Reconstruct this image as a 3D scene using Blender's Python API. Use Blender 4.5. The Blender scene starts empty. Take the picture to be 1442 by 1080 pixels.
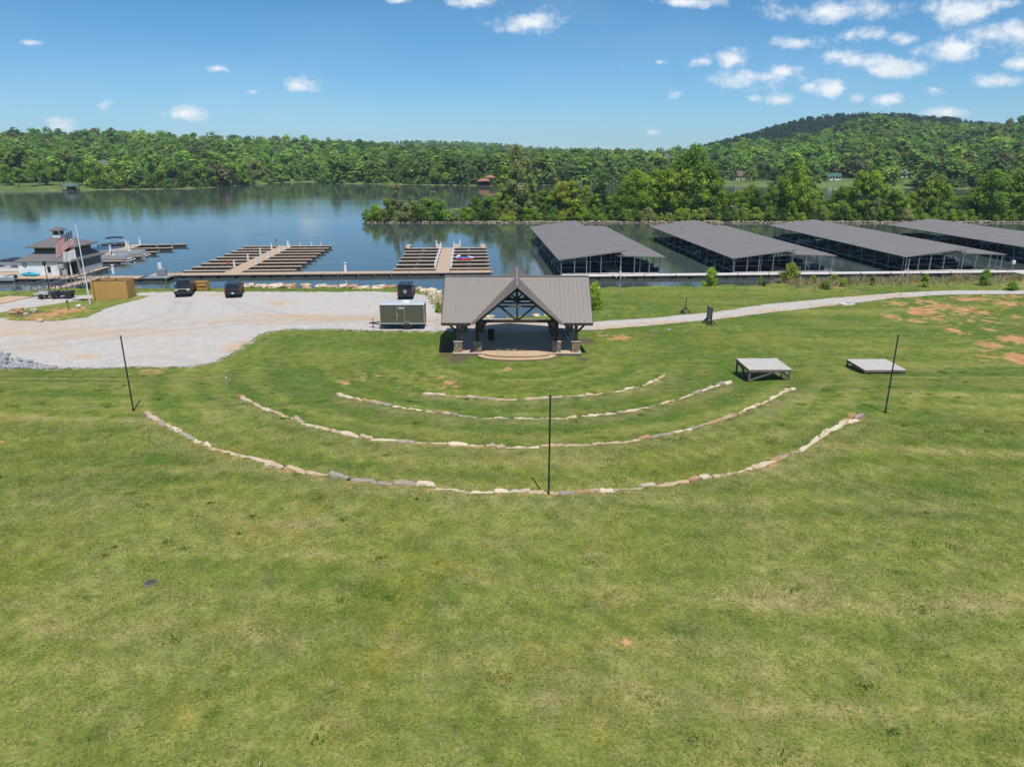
import bpy, bmesh, math, random
import numpy as np
from mathutils import Vector, Matrix

# ------------------------------------------------------------------ camera, sky, sun, exposure
S = bpy.context.scene
COL = S.collection
PITCH = math.radians(17.75)
CAMZ = 17.0
cam_d = bpy.data.cameras.new("camera")
cam = bpy.data.objects.new("camera", cam_d)
COL.objects.link(cam)
cam.location = (0, 0, CAMZ)
cam.rotation_euler = (math.pi / 2 - PITCH, 0, 0)
cam_d.sensor_fit = 'HORIZONTAL'
cam_d.sensor_width = 36.0
cam_d.lens = 36.0 * 1000 / 1442
cam_d.clip_start = 0.3
cam_d.clip_end = 12000
S.camera = cam

SUN_EL = math.radians(65)
SUN_AZ = math.radians(17)          # to the right of straight behind the camera
sun_dir = Vector((math.sin(SUN_AZ) * math.cos(SUN_EL), -math.cos(SUN_AZ) * math.cos(SUN_EL), math.sin(SUN_EL)))
sd = bpy.data.lights.new("sun", 'SUN')
sd.energy = 3.9
sd.angle = math.radians(0.53)
sd.color = (1.0, 0.955, 0.89)
so = bpy.data.objects.new("sun", sd)
COL.objects.link(so)
so.rotation_euler = sun_dir.to_track_quat('Z', 'Y').to_euler()

S.view_settings.view_transform = 'Standard'
S.view_settings.look = 'None'
S.view_settings.exposure = 0.17
S.view_settings.gamma = 1.0
S.view_settings.use_curve_mapping = False
S.render.engine = 'CYCLES'
S.cycles.max_bounces = 8
S.cycles.transparent_max_bounces = 12
S.cycles.volume_bounces = 0
S.cycles.caustics_reflective = False
S.cycles.caustics_refractive = False


def ray(px, py):
    u = (px - 721) / 1000.0
    v = (540 - py) / 1000.0
    return Vector((u, math.cos(PITCH) + v * math.sin(PITCH), -math.sin(PITCH) + v * math.cos(PITCH)))


def PZ(px, py, z=0.0):
    d = ray(px, py)
    return Vector((0, 0, CAMZ)) + d * ((z - CAMZ) / d.z)


def PD(px, py, D):
    d = ray(px, py)
    return Vector((0, 0, CAMZ)) + d * (D / d.y)


# ---- world: Nishita sky with drifting fair-weather clouds
W = bpy.data.worlds.new("World")
S.world = W
W.use_nodes = True
wt = W.node_tree
wt.nodes.clear()


def nd(t, kind, **kw):
    n = t.nodes.new(kind)
    for k, v in kw.items():
        if k == 'ins':
            for i, val in v.items():
                if isinstance(val, bpy.types.NodeSocket):
                    t.links.new(val, n.inputs[i])
                else:
                    n.inputs[i].default_value = val
        else:
            setattr(n, k, v)
    return n


def math_(t, op, a, b=None, clamp=False):
    ins = {0: a}
    if b is not None:
        ins[1] = b
    return nd(t, 'ShaderNodeMath', operation=op, use_clamp=clamp, ins=ins).outputs[0]


sky = nd(wt, 'ShaderNodeTexSky', sky_type='NISHITA')
sky.sun_disc = False
sky.sun_elevation = SUN_EL
sky.sun_rotation = math.pi - SUN_AZ
sky.altitude = 300
sky.air_density = 1.0
sky.dust_density = 0.15
sky.ozone_density = 3.0
tc = nd(wt, 'ShaderNodeTexCoord')
sep = nd(wt, 'ShaderNodeSeparateXYZ', ins={0: tc.outputs['Generated']})
yy = math_(wt, 'MAXIMUM', sep.outputs[1], 0.05)
uv = nd(wt, 'ShaderNodeCombineXYZ', ins={0: math_(wt, 'DIVIDE', sep.outputs[0], yy), 1: math_(wt, 'DIVIDE', sep.outputs[2], yy)}).outputs[0]
CLOUDS = [(675, 2, 34, 8, 1), (748, 32, 44, 13, 1), (421, 121, 24, 10, 1), (260, 160, 26, 9, 1), (90, 178, 26, 9, .8), (145, 152, 16, 10, .45),
          (311, 97, 20, 5, .5), (355, 130, 10, 4, .4), (960, 3, 48, 7, .7), (988, 86, 18, 8, .9), (1034, 83, 26, 12, 1), (1066, 110, 56, 13, .85), (1100, 101, 30, 10, .8),
          (1100, 141, 20, 10, .6), (1185, 14, 70, 15, 1), (1222, 48, 30, 10, .8), (1125, 62, 46, 9, .6), (1275, 55, 24, 8, .7), (1362, 16, 46, 17, 1), (1420, 5, 40, 10, .6),
          (1205, 88, 56, 11, .9), (1255, 97, 54, 11, .9), (1345, 68, 44, 14, 1), (1398, 52, 50, 17, 1), (1410, 116, 46, 10, .75), (1170, 123, 26, 11, .8), (1208, 136, 15, 8, .6), (1250, 140, 24, 9, .8),
          (1317, 127, 22, 8, .8), (1436, 90, 22, 9, .8), (955, 132, 16, 7, .35), (918, 186, 11, 5, .5), (877, 92, 9, 5, .35), (1330, 158, 28, 8, .55), (1060, 140, 14, 6, .4), (1180, 80, 40, 10, .6),
          (1500, 60, 60, 25, 1), (-60, 140, 40, 14, 1), (1140, 122, 14, 6, .5), (1430, 45, 40, 14, .9), (560, 2, 22, 4, .3), (930, 88, 12, 5, .3), (45, 60, 20, 5, .25)]
n1 = nd(wt, 'ShaderNodeTexNoise', ins={'Vector': nd(wt, 'ShaderNodeMapping', ins={0: uv, 3: (1, 1.8, 1)}).outputs[0], 'Scale': 17.0, 'Detail': 9.0, 'Roughness': .62})
n2 = nd(wt, 'ShaderNodeTexNoise', ins={'Vector': uv, 'Scale': 70.0, 'Detail': 6.0, 'Roughness': .6})
wob = math_(wt, 'ADD', math_(wt, 'MULTIPLY', math_(wt, 'SUBTRACT', n1.outputs[0], .5), 2.8), math_(wt, 'MULTIPLY', math_(wt, 'SUBTRACT', n2.outputs[0], .5), 1.1))
acc = None
shade = None
for px, py, rx, ry, st in CLOUDS:
    d = ray(px, py)
    u0, w0 = d.x / d.y, d.z / d.y
    k = 1.25
    a, b = 1000 / rx / k, 1000 / ry / k
    q = nd(wt, 'ShaderNodeVectorMath', operation='MULTIPLY_ADD', ins={0: uv, 1: (a, b, 0), 2: (-u0 * a, -w0 * b, 0)})
    L = nd(wt, 'ShaderNodeVectorMath', operation='LENGTH', ins={0: q.outputs[0]})
    m = math_(wt, 'MULTIPLY_ADD', L.outputs['Value'], -1.0)
    m.node.inputs[2].default_value = .72 + .38 * st
    acc = m if acc is None else math_(wt, 'MAXIMUM', acc, m)
cl = nd(wt, 'ShaderNodeMapRange', interpolation_type='SMOOTHSTEP', ins={0: math_(wt, 'ADD', acc, wob), 1: 0.02, 2: 1.2, 3: 0.0, 4: .97}).outputs[0]
# faint thin veil of high cloud over the whole sky
veil = nd(wt, 'ShaderNodeTexNoise', ins={'Vector': nd(wt, 'ShaderNodeMapping', ins={0: uv, 3: (1, 3.0, 1)}).outputs[0], 'Scale': 2.6, 'Detail': 5.0})
veilm = nd(wt, 'ShaderNodeMapRange', ins={0: veil.outputs[0], 1: .45, 2: .8, 3: 0.0, 4: .10}).outputs[0]
cl = math_(wt, 'MAXIMUM', cl, veilm)
front = math_(wt, 'GREATER_THAN', sep.outputs[1], .06)
cl = math_(wt, 'MULTIPLY', cl, front)
n3 = nd(wt, 'ShaderNodeTexNoise', ins={'Vector': uv, 'Scale': 34.0, 'Detail': 5.0})
ccol = nd(wt, 'ShaderNodeMix', data_type='RGBA', ins={0: n3.outputs[0], 6: (5.6, 6.4, 7.4, 1), 7: (10.4, 10.4, 10.3, 1)})
grade = nd(wt, 'ShaderNodeValToRGB', ins={0: sep.outputs[2]})
for i_, (p_, c_) in enumerate([(0.0, (.54, .80, 1.14)), (.06, (.50, .80, 1.06)), (.22, (.36, .73, .92)), (.42, (.72, .88, .98)), (1.0, (.92, .95, .98))]):
    e_ = grade.color_ramp.elements[i_] if i_ < 2 else grade.color_ramp.elements.new(p_)
    e_.position = p_
    e_.color = (*c_, 1)
hs = nd(wt, 'ShaderNodeVectorMath', operation='MULTIPLY', ins={0: sky.outputs[0], 1: grade.outputs[0]})
mx = nd(wt, 'ShaderNodeMix', data_type='RGBA', ins={0: cl, 6: hs.outputs[0], 7: ccol.outputs[2]})
bg = nd(wt, 'ShaderNodeBackground', ins={0: mx.outputs[2], 1: 0.1})
nd(wt, 'ShaderNodeOutputWorld', ins={0: bg.outputs[0]})
W.cycles.sampling_method = 'MANUAL'
W.cycles.sample_map_resolution = 512

# ------------------------------------------------------------------ helpers
rnd = random.Random(7)
rng = np.random.default_rng(11)


def sst(a, b, x):
    t = np.clip((np.asarray(x, float) - a) / (b - a), 0, 1)
    return t * t * (3 - 2 * t)


class MB:
    def __init__(s):
        s.v = []
        s.f = []

    def add(s, vs, fs):
        o = len(s.v)
        s.v += [tuple(x) for x in vs]
        s.f += [tuple(i + o for i in f) for f in fs]
        return s

    def box(s, c, d, rz=0.0, taper=1.0):
        x, y, z = d[0] / 2, d[1] / 2, d[2] / 2
        co, si = math.cos(rz), math.sin(rz)
        vs = []
        for k, (a, b, e) in enumerate([(-1, -1, -1), (1, -1, -1), (1, 1, -1), (-1, 1, -1), (-1, -1, 1), (1, -1, 1), (1, 1, 1), (-1, 1, 1)]):
            t = taper if e > 0 else 1
            X, Y = a * x * t, b * y * t
            vs.append((c[0] + X * co - Y * si, c[1] + X * si + Y * co, c[2] + e * z))
        return s.add(vs, [(0, 3, 2, 1), (4, 5, 6, 7), (0, 1, 5, 4), (1, 2, 6, 5), (2, 3, 7, 6), (3, 0, 4, 7)])

    def hexa(s, b, t):
        return s.add(list(b) + list(t), [(0, 3, 2, 1), (4, 5, 6, 7), (0, 1, 5, 4), (1, 2, 6, 5), (2, 3, 7, 6), (3, 0, 4, 7)])

    def bar(s, p0, p1, w, h, up=(0, 0, 1)):
        p0, p1 = Vector(p0), Vector(p1)
        d = (p1 - p0).normalized()
        r = d.cross(Vector(up))
        if r.length < 1e-4:
            r = d.cross(Vector((1, 0, 0)))
        r.normalize()
        u = r.cross(d)
        b = [p0 - r * w / 2 - u * h / 2, p0 + r * w / 2 - u * h / 2, p0 + r * w / 2 + u * h / 2, p0 - r * w / 2 + u * h / 2]
        return s.hexa(b, [x + (p1 - p0) for x in b])

    def tube(s, p0, p1, r0, r1=None, n=8, cap=True):
        r1 = r0 if r1 is None else r1
        p0, p1 = Vector(p0), Vector(p1)
        d = (p1 - p0).normalized()
        r = d.cross(Vector((0, 0, 1)))
        if r.length < 1e-3:
            r = Vector((1, 0, 0))
        r.normalize()
        u = r.cross(d)
        vs = []
        for p, rr in ((p0, r0), (p1, r1)):
            for i in range(n):
                a = 2 * math.pi * i / n
                vs.append(p + r * math.cos(a) * rr + u * math.sin(a) * rr)
        fs = [(i, (i + 1) % n, n + (i + 1) % n, n + i) for i in range(n)]
        if cap:
            fs += [tuple(range(n))[::-1], tuple(range(n, 2 * n))]
        return s.add(vs, fs)

    def path(s, pts, r, n=6):
        for a, b in zip(pts[:-1], pts[1:]):
            s.tube(a, b, r, r, n)
        return s

    def prism(s, poly, z0, z1):
        n = len(poly)
        vs = [(x, y, z0) for x, y in poly] + [(x, y, z1) for x, y in poly]
        return s.add(vs, [tuple(range(n))[::-1], tuple(range(n, 2 * n))] + [(i, (i + 1) % n, n + (i + 1) % n, n + i) for i in range(n)])

    def sprism(s, prof, hw, x0=0.0):
        """side profile (y, z) pushed out to +-hw in x"""
        n = len(prof)
        vs = [(x0 - hw, y, z) for y, z in prof] + [(x0 + hw, y, z) for y, z in prof]
        return s.add(vs, [tuple(range(n)), tuple(range(n, 2 * n))[::-1]] + [(i, n + i, n + (i + 1) % n, (i + 1) % n) for i in range(n)])

    def slab(s, top, dz):
        n = len(top)
        vs = [tuple(p) for p in top] + [(p[0], p[1], p[2] - dz) for p in top]
        return s.add(vs, [tuple(range(n)), tuple(range(n, 2 * n))[::-1]] + [(i, n + i, n + (i + 1) % n, (i + 1) % n) for i in range(n)])

    def lathe(s, prof, n=12, c=(0, 0, 0), axis='z'):
        m = len(prof)
        vs = []
        for r, z in prof:
            for i in range(n):
                a = 2 * math.pi * i / n
                if axis == 'z':
                    vs.append((c[0] + r * math.cos(a), c[1] + r * math.sin(a), c[2] + z))
                else:
                    vs.append((c[0] + z, c[1] + r * math.cos(a), c[2] + r * math.sin(a)))
        fs = [(k * n + i, k * n + (i + 1) % n, (k + 1) * n + (i + 1) % n, (k + 1) * n + i) for k in range(m - 1) for i in range(n)]
        fs += [tuple(range(n))[::-1], tuple(range((m - 1) * n, m * n))]
        return s.add(vs, fs)

    def build(s, name, m, parent=None, bevel=0.0, smooth=False, loc=None, recalc=True):
        me = bpy.data.meshes.new(name)
        me.from_pydata(s.v, [], s.f)
        if recalc:
            bm = bmesh.new()
            bm.from_mesh(me)
            bmesh.ops.recalc_face_normals(bm, faces=bm.faces)
            bm.to_mesh(me)
            bm.free()
        me.materials.append(m)
        o = bpy.data.objects.new(name, me)
        COL.objects.link(o)
        if parent:
            o.parent = parent
        if loc:
            o.location = loc
        if smooth:
            me.polygons.foreach_set('use_smooth', [True] * len(me.polygons))
        if bevel:
            b = o.modifiers.new('bevel', 'BEVEL')
            b.width = bevel
            b.segments = 2
            b.limit_method = 'ANGLE'
            b.angle_limit = math.radians(35)
        return o


def tag(o, label=None, cat=None, group=None, kind=None):
    if label:
        o['label'] = label
    if cat:
        o['category'] = cat
    if group:
        o['group'] = group
    if kind:
        o['kind'] = kind
    return o


def thing(name, label, cat, loc=(0, 0, 0), rz=0.0, group=None):
    o = bpy.data.objects.new(name, None)
    o.empty_display_size = .3
    COL.objects.link(o)
    o.location = loc
    o.rotation_euler = (0, 0, rz)
    return tag(o, label, cat, group)


KIDS = {}


def kids(o):
    return [c for c in o.children]


def dup(root, loc=None, rz=None, label=None, group=None, scale=None, parent=None, children=None):
    r = root.copy()
    COL.objects.link(r)
    if parent:
        r.parent = parent
    if loc is not None:
        r.location = loc
    if rz is not None:
        r.rotation_euler = (0, 0, rz)
    if scale is not None:
        r.scale = scale
    if label:
        r['label'] = label
    if group:
        r['group'] = group
    for c in (KIDS.get(root.name) or KIDS.setdefault(root.name, kids(root))):
        dup(c, parent=r)
    return r


def np_mesh(name, verts, faces, m, parent=None, tint=None, smooth=False):
    """verts (n,3), faces (k,c) arrays -> object; tint (k,3) per-face colour attribute"""
    me = bpy.data.meshes.new(name)
    verts = np.ascontiguousarray(verts, dtype=np.float32)
    faces = np.ascontiguousarray(faces, dtype=np.int32)
    k, c = faces.shape
    me.vertices.add(len(verts))
    me.vertices.foreach_set('co', verts.ravel())
    me.loops.add(k * c)
    me.loops.foreach_set('vertex_index', faces.ravel())
    me.polygons.add(k)
    me.polygons.foreach_set('loop_start', np.arange(0, k * c, c, dtype=np.int32))
    try:
        me.polygons.foreach_set('loop_total', np.full(k, c, dtype=np.int32))
    except Exception:
        pass
    if tint is not None:
        at = me.attributes.new('tint', 'FLOAT_COLOR', 'FACE')
        t4 = np.ones((k, 4), np.float32)
        t4[:, :3] = tint
        at.data.foreach_set('color', t4.ravel())
    if smooth:
        me.polygons.foreach_set('use_smooth', np.ones(k, dtype=bool))
    me.update(calc_edges=True)
    me.materials.append(m)
    o = bpy.data.objects.new(name, me)
    COL.objects.link(o)
    if parent:
        o.parent = parent
    return o


# ------------------------------------------------------------------ materials
def new_mat(name):
    m = bpy.data.materials.new(name)
    m.use_nodes = True
    t = m.node_tree
    t.nodes.clear()
    p = nd(t, 'ShaderNodeBsdfPrincipled')
    nd(t, 'ShaderNodeOutputMaterial', ins={0: p.outputs[0]})
    return m, t, p


def ramp(t, fac, stops, interp='LINEAR'):
    r = nd(t, 'ShaderNodeValToRGB', ins={0: fac})
    e = r.color_ramp.elements
    r.color_ramp.interpolation = interp
    while len(e) > 1:
        e.remove(e[-1])
    for i, (p, c) in enumerate(stops):
        x = e[0] if i == 0 else e.new(p)
        x.position = p
        x.color = (*c, 1) if len(c) == 3 else c
    return r.outputs[0]


def mixc(t, f, a, b, mode='MIX'):
    n = nd(t, 'ShaderNodeMix', data_type='RGBA', blend_type=mode)
    for i, v in ((0, f), (6, a), (7, b)):
        if isinstance(v, bpy.types.NodeSocket):
            t.links.new(v, n.inputs[i])
        else:
            n.inputs[i].default_value = (*v, 1) if (i and len(v) == 3) else v
    return n.outputs[2]


def noise(t, vec, sc, det=4.0, ro=.55, out=0):
    return nd(t, 'ShaderNodeTexNoise', ins={'Vector': vec, 'Scale': sc, 'Detail': det, 'Roughness': ro}).outputs[out]


def pm(name, col, rough=.7, metal=0.0, var=.22, scale=1.5, bump=0.0, bscale=25.0, stretch=(1, 1, 1), fine=0.12, spec=.5, coat=0.0):
    """general weathered material: base colour with two scales of mottling, optional bump"""
    m, t, p = new_mat(name)
    tc = nd(t, 'ShaderNodeTexCoord')
    v = nd(t, 'ShaderNodeMapping', ins={0: tc.outputs['Object'], 3: stretch}).outputs[0]
    a = noise(t, v, scale, 5.0)
    b = noise(t, v, scale * 9, 3.0)
    f = math_(t, 'ADD', math_(t, 'MULTIPLY', math_(t, 'SUBTRACT', a, .5), var * 4), math_(t, 'MULTIPLY', math_(t, 'SUBTRACT', b, .5), fine * 4))
    g = math_(t, 'ADD', f, 1.0)
    g = math_(t, 'MAXIMUM', g, .25)
    cc = nd(t, 'ShaderNodeVectorMath', operation='SCALE', ins={0: col[:3], 'Scale': g})
    t.links.new(cc.outputs[0], p.inputs['Base Color'])
    p.inputs['Roughness'].default_value = rough
    p.inputs['Metallic'].default_value = metal
    p.inputs['Specular IOR Level'].default_value = spec
    if coat:
        p.inputs['Coat Weight'].default_value = coat
        p.inputs['Coat Roughness'].default_value = .08
    if bump:
        bn = nd(t, 'ShaderNodeBump', ins={'Strength': bump, 'Distance': .03, 'Height': noise(t, v, bscale, 5.0)})
        t.links.new(bn.outputs[0], p.inputs['Normal'])
    return m


def leaf_mat(name, src='object', trans=.35, gain=1.0):
    m, t, p = new_mat(name)
    if src == 'object':
        oi = nd(t, 'ShaderNodeObjectInfo')
        at = nd(t, 'ShaderNodeAttribute', attribute_name='tint')
        base = mixc(t, 1.0, oi.outputs['Color'], at.outputs['Color'], 'MULTIPLY')
    else:
        base = nd(t, 'ShaderNodeAttribute', attribute_name='tint').outputs['Color']
    p.inputs['Roughness'].default_value = .6
    p.inputs['Specular IOR Level'].default_value = .25
    t.links.new(base, p.inputs['Base Color'])
    tr = nd(t, 'ShaderNodeBsdfTranslucent', ins={0: mixc(t, 1.0, base, (1.25, 1.15, .55), 'MULTIPLY')})
    mxs = nd(t, 'ShaderNodeMixShader', ins={0: trans, 1: p.outputs[0], 2: tr.outputs[0]})
    out = [n for n in t.nodes if n.type == 'OUTPUT_MATERIAL'][0]
    t.links.new(mxs.outputs[0], out.inputs[0])
    return m


M = {}
M['leaf'] = leaf_mat('leaf', trans=.48)
M['leaf_mass'] = leaf_mat('leaf_mass', 'attr', .38)
M['bark'] = pm('bark', (.23, .205, .17), .9, var=.3, scale=2, bump=.5)
M['white'] = pm('white_paint', (.84, .84, .82), .55, var=.05, scale=.8, fine=.03)
M['trim_white'] = pm('trim_white', (.78, .78, .77), .5, var=.04, fine=.02)
M['roof_metal'] = pm('standing_seam_metal', (.245, .215, .188), .42, .0, var=.05, scale=.5, fine=.03, stretch=(1, .3, 1))
M['dock_roof'] = pm('dock_roof_metal', (.20, .185, .172), .7, .0, var=.13, scale=.3, fine=.09, stretch=(.12, 1, .12))
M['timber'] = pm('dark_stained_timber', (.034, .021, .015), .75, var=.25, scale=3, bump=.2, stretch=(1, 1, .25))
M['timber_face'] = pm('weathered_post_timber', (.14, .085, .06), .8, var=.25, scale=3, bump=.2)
M['fascia'] = pm('dark_fascia', (.05, .038, .034), .6, var=.1)
M['concrete'] = pm('tan_concrete', (.52, .37, .235), .85, var=.09, scale=.9, fine=.07, bump=.15)
M['concrete_floor'] = pm('stage_concrete', (.52, .40, .28), .85, var=.12, scale=.7, fine=.06, bump=.1)
M['cap'] = pm('stone_cap', (.42, .36, .28), .85, var=.2, scale=3)
M['dock_wood'] = pm('tan_dock_boards', (.47, .345, .24), .85, var=.12, scale=.8, fine=.12, stretch=(4, 1, 1), bump=.2)
M['dock_side'] = pm('dock_float_side', (.045, .043, .042), .8, var=.3, scale=.8)
M['dock_concrete'] = pm('pale_dock_deck', (.62, .58, .54), .85, var=.08, scale=.6, fine=.06)
M['galv'] = pm('galvanised_steel', (.30, .32, .34), .5, .35, var=.15, scale=2)
M['black_metal'] = pm('black_powder_coat', (.016, .016, .018), .5, var=.2)
M['pole'] = pm('dark_bronze_pole', (.022, .02, .02), .5, var=.2)
M['alu'] = pm('aluminium', (.62, .63, .65), .35, .5, var=.06)
M['grey_wood'] = pm('weathered_grey_boards', (.50, .465, .415), .9, var=.25, scale=2.2, fine=.22, stretch=(.5, 6, 1), bump=.3)
M['old_wood'] = pm('old_dark_wood', (.16, .135, .11), .9, var=.25, scale=2, bump=.3)
M['pine'] = pm('yellow_pine_boards', (.50, .285, .085), .8, var=.14, scale=1.2, fine=.1, stretch=(5, 5, .4), bump=.2)
M['black_paint'] = pm('black_car_paint', (.010, .010, .012), .35, .0, var=.1, coat=.15)
M['green_paint'] = pm('dark_green_paint', (.016, .021, .019), .38, .0, var=.1, coat=.12)
M['navy_paint'] = pm('dark_blue_paint', (.012, .015, .026), .38, .0, var=.1, coat=.12)
M['glass'] = pm('dark_glass', (.012, .016, .02), .06, var=.1, spec=.8)
M['rubber'] = pm('tyre_rubber', (.018, .018, .018), .85, var=.2)
M['rim'] = pm('alloy_rim', (.45, .45, .46), .3, .8, var=.1)
M['lamp_red'] = pm('red_lens', (.35, .012, .012), .25, var=.1)
M['lamp_clear'] = pm('clear_lens', (.7, .7, .68), .15, var=.05)
M['plastic'] = pm('black_plastic', (.02, .02, .021), .6, var=.2)
M['plate'] = pm('plate_white', (.7, .7, .68), .5, var=.05)
M['olive'] = pm('olive_trailer_skin', (.125, .122, .085), .45, .1, var=.06, scale=.6, fine=.03)
M['shingle'] = pm('grey_shingle', (.15, .14, .135), .9, var=.12, scale=1.0, fine=.16)
M['blue_cover'] = pm('blue_canvas', (.03, .075, .16), .8, var=.15)
M['navy_canvas'] = pm('navy_canvas', (.02, .028, .05), .8, var=.15)
M['hull_white'] = pm('white_gelcoat', (.72, .72, .71), .25, var=.05, coat=.3)
M['hull_dark'] = pm('dark_gelcoat', (.03, .036, .05), .25, var=.1, coat=.3)
M['seat'] = pm('grey_vinyl', (.4, .39, .37), .6, var=.1)
M['red'] = pm('red_vinyl', (.5, .03, .03), .5, var=.1)
M['blue'] = pm('blue_vinyl', (.03, .12, .5), .5, var=.1)
M['turq'] = pm('turquoise_plastic', (.03, .38, .55), .4, var=.08)
M['lamp_blue'] = pm('pedestal_blue', (.12, .3, .6), .4, var=.08)
M['brick'] = pm('house_brick', (.36, .21, .15), .85, var=.15)
M['tan_wall'] = pm('tan_siding', (.5, .42, .33), .8, var=.1)
M['terracotta'] = pm('orange_red_roof', (.36, .15, .09), .8, var=.15)
M['roof_brown'] = pm('brown_shingle', (.16, .11, .09), .9, var=.2)
M['roof_green'] = pm('green_metal_roof', (.05, .14, .10), .5, var=.1)
M['soil_rock'] = pm('grey_riprap', (.30, .31, .32), .9, var=.4, scale=1.2, fine=.2)
M['shore_rock'] = pm('pale_shore_rock', (.31, .25, .19), .9, var=.4, scale=.9, fine=.2)


def stone_mat():
    m, t, p = new_mat('rough_limestone')
    tc = nd(t, 'ShaderNodeTexCoord')
    oi = nd(t, 'ShaderNodeObjectInfo')
    v = tc.outputs['Object']
    a = noise(t, v, 2.2, 6.0, .65)
    b = noise(t, v, 12.0, 4.0)
    c = mixc(t, nd(t, 'ShaderNodeMapRange', ins={0: a, 1: .52, 2: .8, 3: 0, 4: .8}).outputs[0], oi.outputs['Color'], (.22, .17, .12))
    c = mixc(t, nd(t, 'ShaderNodeMapRange', ins={0: noise(t, v, 3.1, 3.0), 1: .56, 2: .75, 3: 0, 4: .7}).outputs[0], c, (.40, .24, .12))
    c = mixc(t, 1.0, c, ramp(t, b, [(.3, (.72, .72, .72)), (.7, (1.12, 1.12, 1.12))]), 'MULTIPLY')
    t.links.new(c, p.inputs['Base Color'])
    p.inputs['Roughness'].default_value = .9
    bn = nd(t, 'ShaderNodeBump', ins={'Strength': .6, 'Distance': .05, 'Height': noise(t, v, 7.0, 6.0)})
    t.links.new(bn.outputs[0], p.inputs['Normal'])
    return m


def masonry_mat():
    m, t, p = new_mat('stacked_fieldstone')
    tc = nd(t, 'ShaderNodeTexCoord')
    v = nd(t, 'ShaderNodeMapping', ins={0: tc.outputs['Object'], 3: (1, 1, 1.7)}).outputs[0]
    vo = nd(t, 'ShaderNodeTexVoronoi', ins={'Vector': v, 'Scale': 4.2})
    ed = nd(t, 'ShaderNodeTexVoronoi', feature='DISTANCE_TO_EDGE', ins={'Vector': v, 'Scale': 4.2})
    sepc = nd(t, 'ShaderNodeSeparateColor', ins={0: vo.outputs['Color']})
    c = ramp(t, sepc.outputs[0], [(0, (.12, .10, .085)), (.3, (.30, .215, .14)), (.55, (.42, .34, .25)), (.8, (.33, .17, .08)), (1, (.22, .20, .18))])
    c = mixc(t, nd(t, 'ShaderNodeMapRange', ins={0: ed.outputs[0], 1: .02, 2: .07}).outputs[0], (.09, .08, .07), c)
    t.links.new(c, p.inputs['Base Color'])
    p.inputs['Roughness'].default_value = .9
    bn = nd(t, 'ShaderNodeBump', ins={'Strength': .8, 'Distance': .05, 'Height': ed.outputs[0]})
    t.links.new(bn.outputs[0], p.inputs['Normal'])
    return m


M['stone'] = stone_mat()
M['masonry'] = masonry_mat()


def gravel_mat():
    m, t, p = new_mat('gravel')
    g = nd(t, 'ShaderNodeNewGeometry')
    P = g.outputs['Position']
    st = nd(t, 'ShaderNodeMapping', ins={0: P, 3: (.35, 1.0, 1)}).outputs[0]
    big = noise(t, st, .16, 5.0, .6)
    at = nd(t, 'ShaderNodeAttribute', attribute_name='tan')
    k = math_(t, 'ADD', math_(t, 'MULTIPLY', math_(t, 'SUBTRACT', big, .5), 1.5), math_(t, 'MULTIPLY', at.outputs['Fac'], 1.0))
    c = mixc(t, nd(t, 'ShaderNodeMapRange', ins={0: k, 1: .1, 2: .85}).outputs[0], (.52, .485, .44), (.55, .42, .295))
    mid = noise(t, P, .9, 5.0, .65)
    c = mixc(t, 1.0, c, ramp(t, mid, [(.25, (.84, .84, .85)), (.75, (1.1, 1.09, 1.08))]), 'MULTIPLY')
    fine = noise(t, P, 7.0, 4.0, .7)
    c = mixc(t, 1.0, c, ramp(t, fine, [(.3, (.78, .78, .78)), (.72, (1.16, 1.16, 1.16))]), 'MULTIPLY')
    c = mixc(t, math_(t, 'MULTIPLY', nd(t, 'ShaderNodeAttribute', attribute_name='track').outputs['Fac'], mid), c, (.26, .235, .21))
    # clay showing through and weeds creeping in where the cover is thin
    w = noise(t, P, .42, 6.0, .7)
    c = mixc(t, nd(t, 'ShaderNodeMapRange', ins={0: w, 1: .68, 2: .78, 3: 0, 4: .4}).outputs[0], c, (.46, .33, .2))
    t.links.new(c, p.inputs['Base Color'])
    p.inputs['Roughness'].default_value = .95
    p.inputs['Specular IOR Level'].default_value = .2
    bn = nd(t, 'ShaderNodeBump', ins={'Strength': .5, 'Distance': .04, 'Height': noise(t, P, 9.0, 6.0, .7)})
    t.links.new(bn.outputs[0], p.inputs['Normal'])
    return m


M['gravel'] = gravel_mat()


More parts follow.
